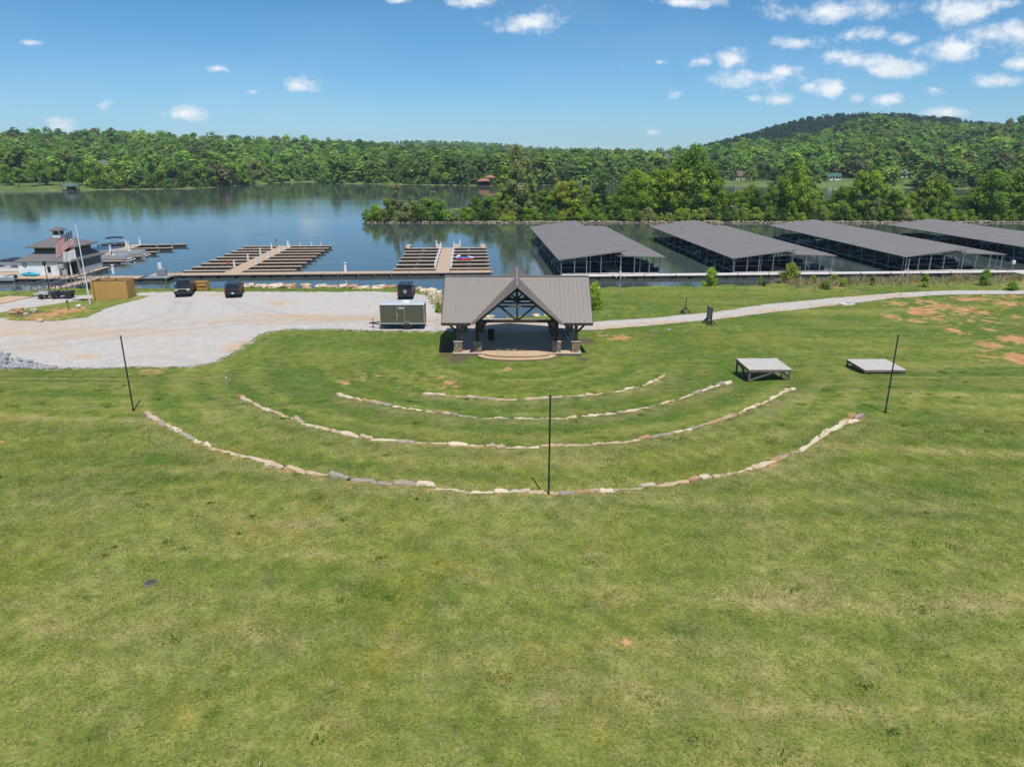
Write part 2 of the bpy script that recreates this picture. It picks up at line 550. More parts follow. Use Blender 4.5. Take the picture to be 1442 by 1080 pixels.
def ground_mat():
    m, t, p = new_mat('lawn')
    g = nd(t, 'ShaderNodeNewGeometry')
    P = g.outputs['Position']

    def att(n):
        return nd(t, 'ShaderNodeAttribute', attribute_name=n).outputs['Fac']

    big = noise(t, P, .045, 4.0)
    med = noise(t, P, .22, 6.0, .62)
    sml = noise(t, P, 1.3, 6.0, .66)
    fin = noise(t, P, 9.0, 6.0, .78)
    streak = noise(t, nd(t, 'ShaderNodeMapping', ins={0: P, 3: (.10, 1.0, 1)}).outputs[0], .75, 5.0, .6)
    f = math_(t, 'ADD', math_(t, 'MULTIPLY', big, .75), math_(t, 'MULTIPLY', med, .75))
    f = math_(t, 'ADD', f, math_(t, 'MULTIPLY', streak, .42))
    f = math_(t, 'ADD', f, math_(t, 'MULTIPLY', att('mow'), .36))
    f = math_(t, 'ADD', f, math_(t, 'MULTIPLY', math_(t, 'SUBTRACT', sml, .5), .5))
    f = nd(t, 'ShaderNodeMapRange', ins={0: f, 1: .68, 2: 1.32}).outputs[0]
    c = ramp(t, f, [(0, (.096, .160, .021)), (.28, (.158, .209, .035)), (.55, (.222, .246, .054)), (.8, (.285, .276, .083)), (1, (.335, .298, .118))])
    # yellow-green flush
    yl = noise(t, nd(t, 'ShaderNodeMapping', ins={0: P, 1: (31, 7, 0)}).outputs[0], .13, 5.0, .6)
    c = mixc(t, nd(t, 'ShaderNodeMapRange', ins={0: yl, 1: .52, 2: .76, 3: 0, 4: .55}).outputs[0], c, (.235, .225, .03))
    og = noise(t, nd(t, 'ShaderNodeMapping', ins={0: P, 1: (11, -23, 0)}).outputs[0], .21, 6.0, .7)
    c = mixc(t, nd(t, 'ShaderNodeMapRange', ins={0: og, 1: .55, 2: .76, 3: 0, 4: .55}).outputs[0], c, (.33, .235, .045))
    # dry thatch
    dr = noise(t, nd(t, 'ShaderNodeMapping', ins={0: P, 1: (3, 57, 0)}).outputs[0], .55, 8.0, .74)
    drf = math_(t, 'ADD', nd(t, 'ShaderNodeMapRange', ins={0: dr, 1: .49, 2: .75, 3: 0, 4: .6}).outputs[0], math_(t, 'MULTIPLY', att('dry'), sml), True)
    c = mixc(t, drf, c, (.29, .235, .125))
    # darker tufts of coarse grass
    vo = noise(t, nd(t, 'ShaderNodeMapping', ins={0: P, 1: (-17, 5, 0), 3: (.7, 1, 1)}).outputs[0], .8, 4.0, .6)
    luf = nd(t, 'ShaderNodeMapRange', ins={0: vo, 1: .655, 2: .72, 3: 0, 4: .7}).outputs[0]
    luf = math_(t, 'MAXIMUM', luf, math_(t, 'MULTIPLY', att('lush'), nd(t, 'ShaderNodeMapRange', ins={0: sml, 1: .36, 2: .55}).outputs[0]))
    c = mixc(t, luf, c, (.058, .125, .014))
    # blades: fine grain in value and hue
    c = mixc(t, 1.0, c, ramp(t, fin, [(.30, (.52, .57, .46)), (.5, (.98, .98, .95)), (.70, (1.5, 1.4, 1.6))]), 'MULTIPLY')
    c = mixc(t, 1.0, c, ramp(t, sml, [(.25, (.66, .70, .62)), (.75, (1.3, 1.27, 1.32))]), 'MULTIPLY')
    # pale dead stems scattered through
    sp = noise(t, P, 3.3, 3.0, .8)
    c = mixc(t, nd(t, 'ShaderNodeMapRange', ins={0: sp, 1: .60, 2: .72, 3: 0, 4: .6}).outputs[0], c, (.33, .28, .16))
    # bare clay
    cl = math_(t, 'ADD', att('clay'), math_(t, 'MULTIPLY', math_(t, 'SUBTRACT', sml, .5), 2.0))
    cl = math_(t, 'ADD', cl, math_(t, 'MULTIPLY', math_(t, 'SUBTRACT', noise(t, P, .6, 4.0, .6), .5), .9))
    cl = math_(t, 'ADD', cl, math_(t, 'MULTIPLY', math_(t, 'SUBTRACT', fin, .5), .5))
    cl = math_(t, 'MULTIPLY', cl, math_(t, 'GREATER_THAN', att('clay'), .08))
    clf = nd(t, 'ShaderNodeMapRange', ins={0: cl, 1: .27, 2: .62, 3: 0, 4: .92}).outputs[0]
    cc = ramp(t, math_(t, 'ADD', math_(t, 'MULTIPLY', sml, .6), math_(t, 'MULTIPLY', fin, .4)), [(.3, (.36, .155, .055)), (.5, (.52, .265, .115)), (.7, (.64, .42, .23))])
    c = mixc(t, clf, c, cc)
    # gravel kicked out into the grass along the lot
    gv = math_(t, 'ADD', att('grav'), math_(t, 'MULTIPLY', math_(t, 'SUBTRACT', sml, .5), 2.2))
    gv = math_(t, 'MULTIPLY', nd(t, 'ShaderNodeMapRange', ins={0: gv, 1: .42, 2: .75, 3: 0, 4: .85}).outputs[0], math_(t, 'GREATER_THAN', att('grav'), .05))
    c = mixc(t, gv, c, mixc(t, fin, (.36, .30, .22), (.58, .54, .47)))
    # dark mulch / soil
    so_ = math_(t, 'ADD', att('soil'), math_(t, 'MULTIPLY', math_(t, 'SUBTRACT', sml, .5), 1.2))
    c = mixc(t, nd(t, 'ShaderNodeMapRange', ins={0: so_, 1: .35, 2: .6, 3: 0, 4: .9}).outputs[0], c, mixc(t, fin, (.06, .042, .03), (.19, .135, .10)))
    t.links.new(c, p.inputs['Base Color'])
    p.inputs['Roughness'].default_value = .95
    p.inputs['Specular IOR Level'].default_value = .15
    hgt = math_(t, 'ADD', math_(t, 'MULTIPLY', fin, .5), math_(t, 'MULTIPLY', sml, .8))
    bn = nd(t, 'ShaderNodeBump', ins={'Strength': .75, 'Distance': .12, 'Height': hgt})
    t.links.new(bn.outputs[0], p.inputs['Normal'])
    return m


M['lawn'] = ground_mat()


def water_mat():
    m, t, p = new_mat('lake_water')
    g = nd(t, 'ShaderNodeNewGeometry')
    P = g.outputs['Position']
    p.inputs['Base Color'].default_value = (.066, .084, .076, 1)
    p.inputs['Roughness'].default_value = .05
    p.inputs['IOR'].default_value = 1.333
    a = noise(t, nd(t, 'ShaderNodeMapping', ins={0: P, 3: (.6, 1, 1)}).outputs[0], .9, 4.0, .6)
    b = noise(t, nd(t, 'ShaderNodeMapping', ins={0: P, 3: (.35, 1, 1)}).outputs[0], .16, 3.0, .6)
    # gusts: bands where the ripples are rougher
    gust = nd(t, 'ShaderNodeMapRange', ins={0: noise(t, nd(t, 'ShaderNodeMapping', ins={0: P, 3: (.25, 1, 1)}).outputs[0], .014, 4.0), 1: .42, 2: .62, 3: .45, 4: 1.3}).outputs[0]
    h = math_(t, 'ADD', math_(t, 'MULTIPLY', a, .35), b)
    h = math_(t, 'MULTIPLY', h, gust)
    bn = nd(t, 'ShaderNodeBump', ins={'Strength': .16, 'Distance': .3, 'Height': h})
    t.links.new(bn.outputs[0], p.inputs['Normal'])
    return m


M['water'] = water_mat()


def hill_mat():
    m, t, p = new_mat('far_meadow')
    g = nd(t, 'ShaderNodeNewGeometry')
    P = g.outputs['Position']
    a = noise(t, P, .03, 5.0)
    b = noise(t, P, .4, 5.0)
    c = ramp(t, a, [(.3, (.07, .12, .022)), (.55, (.13, .18, .04)), (.75, (.19, .20, .07))])
    c = mixc(t, 1.0, c, ramp(t, b, [(.3, (.75, .75, .75)), (.7, (1.2, 1.2, 1.2))]), 'MULTIPLY')
    sepz = nd(t, 'ShaderNodeSeparateXYZ', ins={0: P})
    z = math_(t, 'ADD', sepz.outputs[2], math_(t, 'MULTIPLY', b, .9))
    c = mixc(t, nd(t, 'ShaderNodeMapRange', ins={0: z, 1: -2.0, 2: -1.5}).outputs[0], (.32, .25, .17), c)
    t.links.new(c, p.inputs['Base Color'])
    p.inputs['Roughness'].default_value = .95
    return m


M['hill'] = hill_mat()

# ------------------------------------------------------------------ land form
WATER_Z = -2.2
CX, CY = 0.45, 61.5
_sh = [PZ(a, b, WATER_Z) for a, b in [(-500, 424), (-200, 423), (0, 421), (45, 417.5), (100, 415.5), (150, 414), (190, 414.2), (240, 413.4), (340, 413.2), (520, 413.4), (565, 414), (598, 416), (612, 421), (620, 436), (632, 450), (700, 452), (775, 452), (812, 446), (822, 430), (834, 414), (850, 411.5), (1000, 409.5), (1100, 407), (1250, 405), (1442, 403), (2000, 401)]]
SHX = np.array([p.x for p in _sh])
SHY = np.array([p.y for p in _sh])


def Hs(x, y):
    x = np.asarray(x, float)
    y = np.asarray(y, float)
    r = np.hypot(x - CX, y - CY)
    z = 1.8 * sst(9, 31, r) * (1 - sst(45, 58, y))
    z = z + .9 * sst(34, 82, x) * (1 - sst(90, 106, y))
    inl = (1 - sst(40, 56, y))
    z = z + inl * (.10 * np.sin(x * .21 + 1.3) * np.sin(y * .17) + .05 * np.sin(x * .63 + y * .41)) * sst(27, 34, r)
    sy = np.interp(x, SHX, SHY) + .5 * np.sin(x * .7) + .3 * np.sin(x * 1.9 + 1)
    d = sy - y
    f = np.clip(d / 8.0, 0, 1)
    f = f + .06 * np.sin(f * math.pi)
    return np.where(d > 0, z * f + (WATER_Z - .1) * (1 - f), WATER_Z - .1 + .3 * np.maximum(d, -7))


def G(px, py, off=0.0):
    z = 0.0
    for _ in range(12):
        p = PZ(px, py, z)
        z = .5 * z + .5 * (float(Hs(p.x, p.y)) + off)
    return PZ(px, py, z)


RINGS_PX = [
    [(597, 553), (640, 557), (700, 561.5), (745, 561), (800, 557), (850, 553), (880, 548.5), (905, 542.5), (920, 536.5), (938, 526)],
    [(477, 553), (505, 562), (550, 570), (590, 576), (620, 580.5), (660, 586), (700, 588.5), (750, 588.5), (790, 588.5), (830, 584.5), (858, 582.5), (890, 577.5), (922.6, 569.6), (952.8, 562), (979, 552.6), (1001.8, 545), (1016.8, 539.5), (1027, 536.4)],
    [(335, 555), (352, 563), (380, 577), (420, 590), (432, 596), (465, 604), (500, 613), (530, 617.5), (580, 621.5), (632, 624), (680, 627), (740, 628), (800, 626), (850, 623.5), (880, 621.5), (904, 616.7), (937.7, 611), (971.6, 603.5), (1005.5, 592), (1028, 585), (1051, 576), (1073, 567), (1096, 556), (1107, 549), (1120.5, 544)],
    [(204, 577), (222, 590), (245, 602), (270, 615), (298, 629), (330, 637.5), (350, 642), (380, 652), (420, 662), (470, 669), (495, 674), (545, 679), (590, 681), (620, 685), (690, 691), (745, 692), (800, 692), (850, 689), (900, 684.5), (917, 682), (945, 679.7), (968, 676), (994, 669.5), (1024, 667), (1064, 656), (1085, 650.6), (1111, 639), (1130, 630), (1149, 618.6), (1171, 605), (1183, 596), (1201.5, 588), (1211, 585)],
]
RINGS = [[G(a, b, .22) for a, b in R] for R in RINGS_PX]
RPOL = []
for R in RINGS:
    th = np.array([math.atan2(p.y - CY, p.x - CX) for p in R])
    rr = np.array([math.hypot(p.x - CX, p.y - CY) for p in R])
    o = np.argsort(th)
    RPOL.append((th[o], rr[o]))


def terraces(x, y):
    """each seating row holds the lawn behind it: a small step down towards the stage"""
    th = np.arctan2(y - CY, x - CX)
    r = np.hypot(x - CX, y - CY)
    rad = [np.interp(th, t, q) for t, q in RPOL]
    msk = [sst(t[0], t[0] + .12, th) * (1 - sst(t[-1] - .12, t[-1], th)) for t, q in RPOL]
    z = np.zeros_like(r)
    for k in range(4):
        r0 = rad[k]
        r1 = rad[k + 1] if k < 3 else r0 + 7
        rb = rad[k - 1] if k else r0 - 4.0
        up = .2 * (1 - np.clip((r - r0) / ((r1 - r0) * .5), 0, 1)) * (r >= r0)
        dn = -.2 * (1 - np.clip((r0 - r) / ((r0 - rb) * .5), 0, 1)) * (r < r0)
        z += (up + dn) * msk[k]
    return z


def H(x, y):
    return Hs(x, y) + terraces(np.asarray(x, float), np.asarray(y, float))


def zat(x, y):
    return float(H(np.array([x]), np.array([y]))[0])


# ---- ground sheet (one grid, wear marks stored as attributes)
gx = np.arange(-150, 165.01, .33)
gy = np.arange(-45, 118.01, .33)
X, Y = np.meshgrid(gx, gy)
Zg = H(X, Y)
nx, ny = len(gx), len(gy)
idx = np.arange(nx * ny).reshape(ny, nx)
fq = np.stack([idx[:-1, :-1], idx[:-1, 1:], idx[1:, 1:], idx[1:, :-1]], -1).reshape(-1, 4)


def blobs(lst, X, Y, soft=1.0):
    out = np.zeros_like(X)
    for px, py, rx, ry, st in lst:
        c = G(px, py)
        dz = CAMZ - c.z
        rng_ = math.hypot(c.y, dz)
        t = rng_ / 1000
        RX = rx * t
        RY = ry * t * rng_ / dz
        a = ((X - c.x) / RX) ** 2 + ((Y - c.y) / RY) ** 2
        out = np.maximum(out, st * np.exp(-a * .9 / soft))
    return out


CLAY = [(632, 538, 12, 3, .75), (628, 542, 30, 8, .35), (490, 539, 10, 4, .7), (500, 535, 18, 8, .4), (715, 520, 6, 2, .9), (540, 529, 20, 6, .25), (600, 532, 30, 6, .3), (876, 476, 14, 3.5, .75), (867, 474, 26, 6, .35), (960, 467, 4, 2, .3),
        (220, 525, 14, 3, .7), (212, 523, 26, 7, .35), (10, 538, 12, 2.5, .6), (85, 535, 5, 2.5, .5), (40, 531, 10, 2, .4), (3, 622, 8, 3, .5),
        (1262, 428, 16, 4, .6), (1300, 425, 20, 5, .5), (1300, 437, 16, 6, .8), (1320, 432, 16, 4, .7), (1292, 441, 14, 4, .8), (1255, 446, 12, 5, .7), (1290, 452, 9, 3, .75), (1310, 447, 10, 3, .7), (1360, 436, 20, 4, .75), (1385, 440, 14, 3, .75), (1340, 430, 14, 3, .5),
        (1370, 421, 26, 4, .7), (1420, 427, 24, 5, .6), (1345, 466, 13, 4, .8), (1390, 452, 9, 3, .7), (1395, 465, 8, 3, .6), (1397, 486, 14, 4.5, .95), (1388, 482, 8, 3, .9), (1391, 494, 7, 3, .6), (1430, 478, 24, 6, .95), (1436, 503, 20, 6, .95), (1440, 510, 14, 7, .95), (1420, 417, 30, 3, .5), (1432, 447, 8, 3, .55),
        (1400, 503, 30, 12, .3), (1330, 440, 70, 18, .33), (1240, 418, 40, 3, .4), (1130, 408, 12, 2, .5), (880, 907, 13, 7, .62), (868, 912, 26, 10, .32), (367, 1014, 8, 5, .45), (1206, 586, 12, 3, .7), (212, 820, 7, 3, .3), (935, 690, 8, 2, .25), (1160, 822, 30, 8, .22), (1180, 405, 18, 2, .5)]
DRY = [(1120, 670, 60, 14, .5), (1160, 822, 46, 14, .9), (425, 738, 28, 8, .9), (1060, 730, 60, 14, .5), (820, 960, 120, 30, .4), (1300, 720, 90, 16, .5), (300, 900, 120, 30, .4), (1240, 692, 40, 10, .6), (640, 912, 70, 18, .4), (300, 720, 16, 6, .6), (785, 712, 30, 6, .7), (560, 668, 40, 10, .3), (1340, 850, 80, 20, .4), (100, 700, 80, 30, .35), (860, 720, 40, 8, .4), (1000, 900, 100, 20, .35)]
LUSH = [(449, 703, 15, 6, 1), (470, 712, 8, 4, .9), (508, 722, 10, 3, .9), (552, 715, 9, 4, .8), (590, 718, 6, 3, .9), (605, 706, 9, 3, .8), (318, 670, 11, 4, .9), (290, 690, 14, 4, .7), (262, 655, 10, 3, .7), (342, 692, 7, 3, .7), (788, 605, 8, 2.5, .9), (782, 657, 8, 3.5, 1), (730, 641, 11, 4, .6), (408, 622, 7, 3, .8), (408, 612, 9, 2, .6), (465, 978, 12, 8, .9), (1085, 620, 13, 5, .9), (1200, 545, 16, 4, .8), (120, 619, 10, 3, .9), (145, 592, 12, 2, .7), (190, 585, 16, 3, .8), (205, 584, 10, 2, .6), (495, 594, 9, 3, .6), (160, 604, 20, 3, .5), (260, 562, 30, 6, .5), (1075, 534, 40, 6, .7), (1240, 529, 40, 5, .6), (1090, 450, 60, 8, .6), (1130, 458, 70, 10, .5), (560, 490, 30, 3, .5), (650, 507, 20, 3, .4), (770, 540, 8, 2, .9), (875, 500, 12, 3, .7), (340, 470, 20, 6, .5), (250, 1063, 6, 4, .8), (855, 842, 3, 3, 1), (240, 890, 20, 6, .5), (420, 860, 14, 4, .5), (1260, 545, 40, 6, .4), (580, 484, 12, 2, .8), (535, 484, 8, 2, .7)]
SOIL = [(646, 504, 18, 5, .95), (628, 500, 14, 4, .7), (640, 510, 14, 3, .6), (822, 506, 14, 3, .8), (826, 480, 12, 5, .9), (815, 492, 16, 6, .5), (668, 668, 60, 8, .45), (610, 664, 40, 6, .42), (650, 660, 50, 10, .3), (212, 820, 8, 4, .8), (630, 488, 12, 12, .8)]
clay = blobs(CLAY, X, Y)
soil = blobs(SOIL, X, Y)
dry = blobs(DRY, X, Y)
lush = blobs(LUSH, X, Y)
# thin worn soil along the foot of each stone row
TH = np.arctan2(Y - CY, X - CX)
RR = np.hypot(X - CX, Y - CY)
for t, q in RPOL:
    dd = RR - np.interp(TH, t, q)
    inside = (TH > t[0]) & (TH < t[-1])
    clay = np.maximum(clay, np.where(inside, .36 * np.exp(-(dd / .45) ** 2), 0))
    dry = np.maximum(dry, np.where(inside, .55 * np.exp(-((dd - .8) / .8) ** 2), 0))
# mowing passes: rings round the seating, long straight swaths on the open lawn
m1 = np.interp(np.arange(0, 140, .1), np.arange(0, 141, .75), rng.normal(0, .5, 188))
mow = np.interp(RR, np.arange(0, 140, .1), m1) * np.where(Y < 58, 1, 0) * 1.1 * (1 - sst(29, 34, RR))
mow += np.interp(Y + .06 * X + 1.2 * np.sin(X * .06) + .5 * np.sin(X * .21), np.arange(-60, 130, .85), rng.normal(0, .32, 224)) * sst(27, 33, RR)
mow = mow - .55 * sst(30, 56, Y) * (1 - sst(60, 75, RR))     # the bowl is greener
go = np_mesh('ground', np.stack([X.ravel(), Y.ravel(), Zg.ravel()], -1), fq, M['lawn'], smooth=True)
for nm, arr in (('clay', clay), ('soil', soil), ('dry', dry), ('lush', lush), ('mow', mow)):
    a_ = go.data.attributes.new(nm, 'FLOAT', 'POINT')
    a_.data.foreach_set('value', arr.ravel().astype(np.float32))
tag(go, kind='structure')

# ---- water
wx = 3200
wm = MB().add([(-wx, -200, 0), (wx, -200, 0), (wx, 3300, 0), (-wx, 3300, 0)], [(0, 1, 2, 3)]).build('water', M['water'], loc=(0, 0, WATER_Z))
tag(wm, kind='structure')


# ---- sheets lying on the ground: gravel lot, path, lawn island
def noisy_poly(pts, step=.35, amp=.28, seed=1):
    g = np.random.default_rng(seed)
    out = []
    n = len(pts)
    for i in range(n):
        a, b = np.array(pts[i][:2]), np.array(pts[(i + 1) % n][:2])
        k = max(1, int(np.linalg.norm(b - a) / step))
        for j in range(k):
            out.append(a + (b - a) * j / k)
    P = np.array(out)
    m = len(P)
    dis = np.zeros((m, 2))
    for w, am in ((16, 1.2), (7, .9), (3, .6), (1, .45)):
        q = g.normal(0, 1, (m, 2))
        ker = np.ones(2 * w + 1) / (2 * w + 1)
        for c in range(2):
            q[:, c] = np.convolve(np.concatenate([q[-w:, c], q[:, c], q[:w, c]]), ker, 'valid')
        dis += q / (q.std() + 1e-9) * am
    return P + dis * amp * .5


def inside(P, x, y):
    res = np.zeros(x.shape, bool)
    x0, y0 = P[:, 0], P[:, 1]
    x1, y1 = np.roll(x0, -1), np.roll(y0, -1)
    for a, b, c, d in zip(x0, y0, x1, y1):
        if b == d:
            continue
        k = ((b > y) != (d > y))
        k &= x < (c - a) * (y - b) / (d - b) + a
        res ^= k
    return res


def sheet(name, pts, m, off, cell=.4, amp=.28, seed=1, attrs=None):
    P = noisy_poly(pts, amp=amp, seed=seed)
    xs = np.arange(P[:, 0].min() - 1, P[:, 0].max() + 1, cell)
    ys = np.arange(P[:, 1].min() - 1, P[:, 1].max() + 1, cell)
    XX, YY = np.meshgrid(xs, ys)
    cen = inside(P, XX[:-1, :-1] + cell / 2, YY[:-1, :-1] + cell / 2)
    id_ = np.arange(XX.size).reshape(XX.shape)
    F = np.stack([id_[:-1, :-1], id_[:-1, 1:], id_[1:, 1:], id_[1:, :-1]], -1)[cen]
    cnt = np.bincount(F.ravel(), minlength=XX.size)
    V = np.stack([XX.ravel(), YY.ravel()], -1)
    bnd = np.where((cnt > 0) & (cnt < 4))[0]
    for i0 in range(0, len(bnd), 400):
        bi = bnd[i0:i0 + 400]
        d = ((V[bi][:, None, :] - P[None]) ** 2).sum(-1)
        V[bi] = P[d.argmin(1)]
    used = np.where(cnt > 0)[0]
    remap = -np.ones(XX.size, int)
    remap[used] = np.arange(len(used))
    V = V[used]
    F = remap[F]
    z = H(V[:, 0], V[:, 1]) + off
    o = np_mesh(name, np.column_stack([V, z]), F, m, smooth=True)
    for nm, fn in (attrs or {}).items():
        a = o.data.attributes.new(nm, 'FLOAT', 'POINT')
        a.data.foreach_set('value', fn(V[:, 0], V[:, 1]).astype(np.float32))
    return tag(o, kind='structure')


def pts(l, z=0.0):
    return [tuple(PZ(a, b, z))[:2] for a, b in l]


TAN = [(150, 470, 170, 10, .55), (330, 452, 160, 5, .5), (520, 449, 120, 5, .9), (420, 446, 120, 4, .7), (60, 455, 120, 8, .6), (120, 503, 20, 3, 1.2), (300, 456, 12, 3, .9), (60, 490, 60, 8, .5), (395, 427, 14, 2.5, .9), (305, 415.5, 10, 1.5, .9), (395, 430, 5, 2, .9), (335, 487, 16, 8, .9), (230, 485, 60, 6, .4), (10, 470, 40, 5, .9), (90, 476, 60, 3, .6), (260, 427, 20, 2, .5), (620, 452, 60, 4, .8)]
tanf = lambda x, y: blobs(TAN, x, y)
lot = pts([(-60, 521), (0, 521), (60, 519), (150, 516), (215, 517), (270, 517), (300, 510), (330, 497), (350, 480), (372, 470), (410, 464), (470, 464), (540, 466), (600, 466.5), (628, 466), (626, 449), (619, 440), (612, 428), (604, 419), (583, 414.5), (558, 412.8), (520, 411.6), (420, 411.8), (343, 411.8), (291, 411), (220, 411.6), (193, 413), (132, 415), (90, 417), (46, 419.5), (0, 429), (-60, 442)])
TRACKS = [[G(a, b) for a, b in q] for q in (
    [(0, 486), (90, 478), (200, 462), (330, 452), (480, 450), (610, 452)], [(0, 494), (100, 486), (220, 468), (340, 457), (480, 455), (610, 458)],
    [(150, 514), (200, 503), (250, 505), (285, 514)], [(330, 424), (370, 436), (420, 446), (520, 447)], [(318, 425), (350, 440), (410, 451), (500, 453)],
    [(250, 423), (240, 440), (180, 458), (60, 468)], [(268, 424), (262, 443), (200, 465), (70, 477)], [(560, 424), (540, 440), (480, 447)])]


def trackf(x, y):
    out = np.zeros_like(x)
    for T in TRACKS:
        for a, b in zip(T[:-1], T[1:]):
            dx, dy = b.x - a.x, b.y - a.y
            k = np.clip(((x - a.x) * dx + (y - a.y) * dy) / (dx * dx + dy * dy), 0, 1)
            d = np.hypot(x - a.x - k * dx, y - a.y - k * dy)
            out = np.maximum(out, .42 * np.exp(-(d / .45) ** 2))
    return out


sheet('gravel_lot', lot, M['gravel'], .022, seed=3, attrs={'tan': tanf, 'track': trackf})
PL0 = noisy_poly(lot, amp=.28, seed=3)
grav = np.zeros_like(X)
sel = np.argwhere((Y > 52) & (Y < 97) & (X > -85) & (X < 4))
for i0 in range(0, len(sel), 4000):
    s_ = sel[i0:i0 + 4000]
    P_ = np.stack([X[s_[:, 0], s_[:, 1]], Y[s_[:, 0], s_[:, 1]]], -1)
    dmin = np.sqrt(((P_[:, None] - PL0[None]) ** 2).sum(-1).min(1))
    grav[s_[:, 0], s_[:, 1]] = .62 * np.exp(-(dmin / .75) ** 2)
a_ = go.data.attributes.new('grav', 'FLOAT', 'POINT')
a_.data.foreach_set('value', grav.ravel().astype(np.float32))
path = [G(a, b) for a, b in [(615, 466.4), (700, 466), (770, 466), (835, 465), (900, 460), (1005, 451), (1087, 440), (1170, 431.5), (1265, 419.5), (1331, 415.5), (1442, 414.8), (1600, 415), (1600, 410), (1442, 409.6), (1331, 410), (1265, 412.4), (1172, 420), (1087, 428.5), (1005, 440), (900, 449.5), (835, 453.5), (790, 451), (700, 449.6), (615, 447)]]
sheet('gravel_path', [tuple(p)[:2] for p in path], M['gravel'], .034, cell=.3, amp=.16, seed=5,
      attrs={'tan': lambda x, y: blobs([(700, 458, 90, 5, .9), (870, 461, 60, 3, 1), (960, 455.5, 60, 3, 1), (1040, 447, 50, 3, 1), (1100, 439, 60, 3, .9), (1180, 430, 50, 3, .8), (1265, 418, 60, 2.5, .6)], x, y)})
isl = pts([(-60, 449), (0, 447), (17, 452), (45, 452.5), (80, 452), (123, 448), (150, 433), (175, 427), (213, 417.2), (193, 416.4), (175, 419), (132, 421), (90, 427), (50, 433), (0, 441), (-60, 444)])
sheet('lawn_island', isl, M['lawn'], .05, seed=9, amp=.2, attrs={
    'clay': lambda x, y: blobs([(65, 444, 40, 5, .62), (95, 438, 26, 4, .75), (50, 450, 24, 2, .8), (115, 434, 10, 1.5, .8), (5, 449, 8, 2, .8), (85, 441, 20, 4, .8)], x, y),
    'soil': lambda x, y: blobs([(44, 441, 16, 2.2, .95), (30, 445, 14, 2, .8), (86, 442, 4, 1.2, .9)], x, y)})

# ------------------------------------------------------------------ far land and hills
FK = 1045.0


def interp(tab, px):
    a = np.array(tab, float)
    return np.interp(px, a[:, 0], a[:, 1])


D0T = [(-900, 400), (-300, 405), (0, 417), (130, 440), (250, 452), (300, 475), (330, 500), (345, 515), (400, 565), (440, 580), (470, 540), (530, 530), (640, 508), (700, 492), (800, 520), (900, 560), (960, 590), (1000, 530), (1050, 500), (1200, 485), (1442, 440), (1950, 390), (2400, 380)]
SKYT = [(-900, 200), (-300, 192), (0, 193), (60, 190), (170, 191), (260, 197), (340, 199), (460, 202), (480, 205), (560, 209), (650, 214), (700, 217), (760, 220), (870, 219), (930, 219), (1000, 212), (1050, 206), (1100, 203), (1150, 190), (1200, 172), (1240, 167), (1300, 179), (1350, 183), (1442, 174), (1950, 172), (2400, 190)]
DRT = [(-900, 850), (0, 880), (300, 950), (600, 1000), (800, 950), (950, 900), (1050, 850), (1240, 1000), (1442, 920), (2400, 900)]


def elev_z(sky, D):
    v = (540 - np.asarray(sky)) / 1000
    return CAMZ + D * (-math.sin(PITCH) + v * math.cos(PITCH)) / (math.cos(PITCH) + v * math.sin(PITCH))


def ZL(px, D):
    d0, dr = interp(D0T, px), interp(DRT, px)
    zr = elev_z(interp(SKYT, px), dr) - 11.0
    s = (D - d0) / (dr - d0)
    up = np.clip(s, 0, 1)
    z = WATER_Z + .6 + (zr - WATER_Z) * (.25 * up + .75 * up ** 1.5)
    z = z + 1.0 * sst(0, .02, s) + 2.2 * np.sin(px * .021 + D * .012) * sst(.1, .4, s) * (1 - sst(.8, 1, s))
    z = np.where(s > 1, zr - (D - dr) * .06, z)
    return np.where(s < 0, WATER_Z + .6 + (D - d0) * .22, z)


pxs = np.arange(-900, 2401, 12.0)
ss = np.concatenate([[-.03, -.012, 0, .006, .014, .025, .045, .07], np.linspace(.1, 1.0, 19), [1.1, 1.35]])
PXg, Sg = np.meshgrid(pxs, ss)
Dg = interp(D0T, PXg) + Sg * (interp(DRT, PXg) - interp(D0T, PXg))
Zf = ZL(PXg, Dg)
Xf = (PXg - 721) / FK * Dg


def gridmesh(name, Xa, Ya, Za, m):
    r, c = Xa.shape
    i = np.arange(r * c).reshape(r, c)
    F = np.stack([i[:-1, :-1], i[:-1, 1:], i[1:, 1:], i[1:, :-1]], -1).reshape(-1, 4)
    return tag(np_mesh(name, np.stack([Xa.ravel(), Ya.ravel(), Za.ravel()], -1), F, m, smooth=True), kind='structure')


gridmesh('far_shore', Xf, Dg, Zf, M['hill'])


def ridge(name, tab, Da, Db, back, drop):
    p = np.arange(tab[0][0], tab[-1][0] + 1, 15.0)
    s = np.linspace(0, 1, 12)
    P_, S_ = np.meshgrid(p, s)
    D_ = Da + (Db - Da) * S_
    zr = elev_z(interp(tab, P_), Db) - drop
    Z_ = np.where(S_ <= 1, -2 + (zr + 2) * S_ ** 1.15, zr)
    P_ = np.vstack([P_, P_[-1:]])
    D_ = np.vstack([D_, D_[-1:] + back])
    Z_ = np.vstack([Z_, Z_[-1:] - back * .1])
    gridmesh(name, (P_ - 721) / FK * D_, D_, Z_, M['hill'])
    return lambda px, D: -2 + (elev_z(interp(tab, px), Db) - drop + 2) * np.clip((D - Da) / (Db - Da), 0, 1) ** 1.15


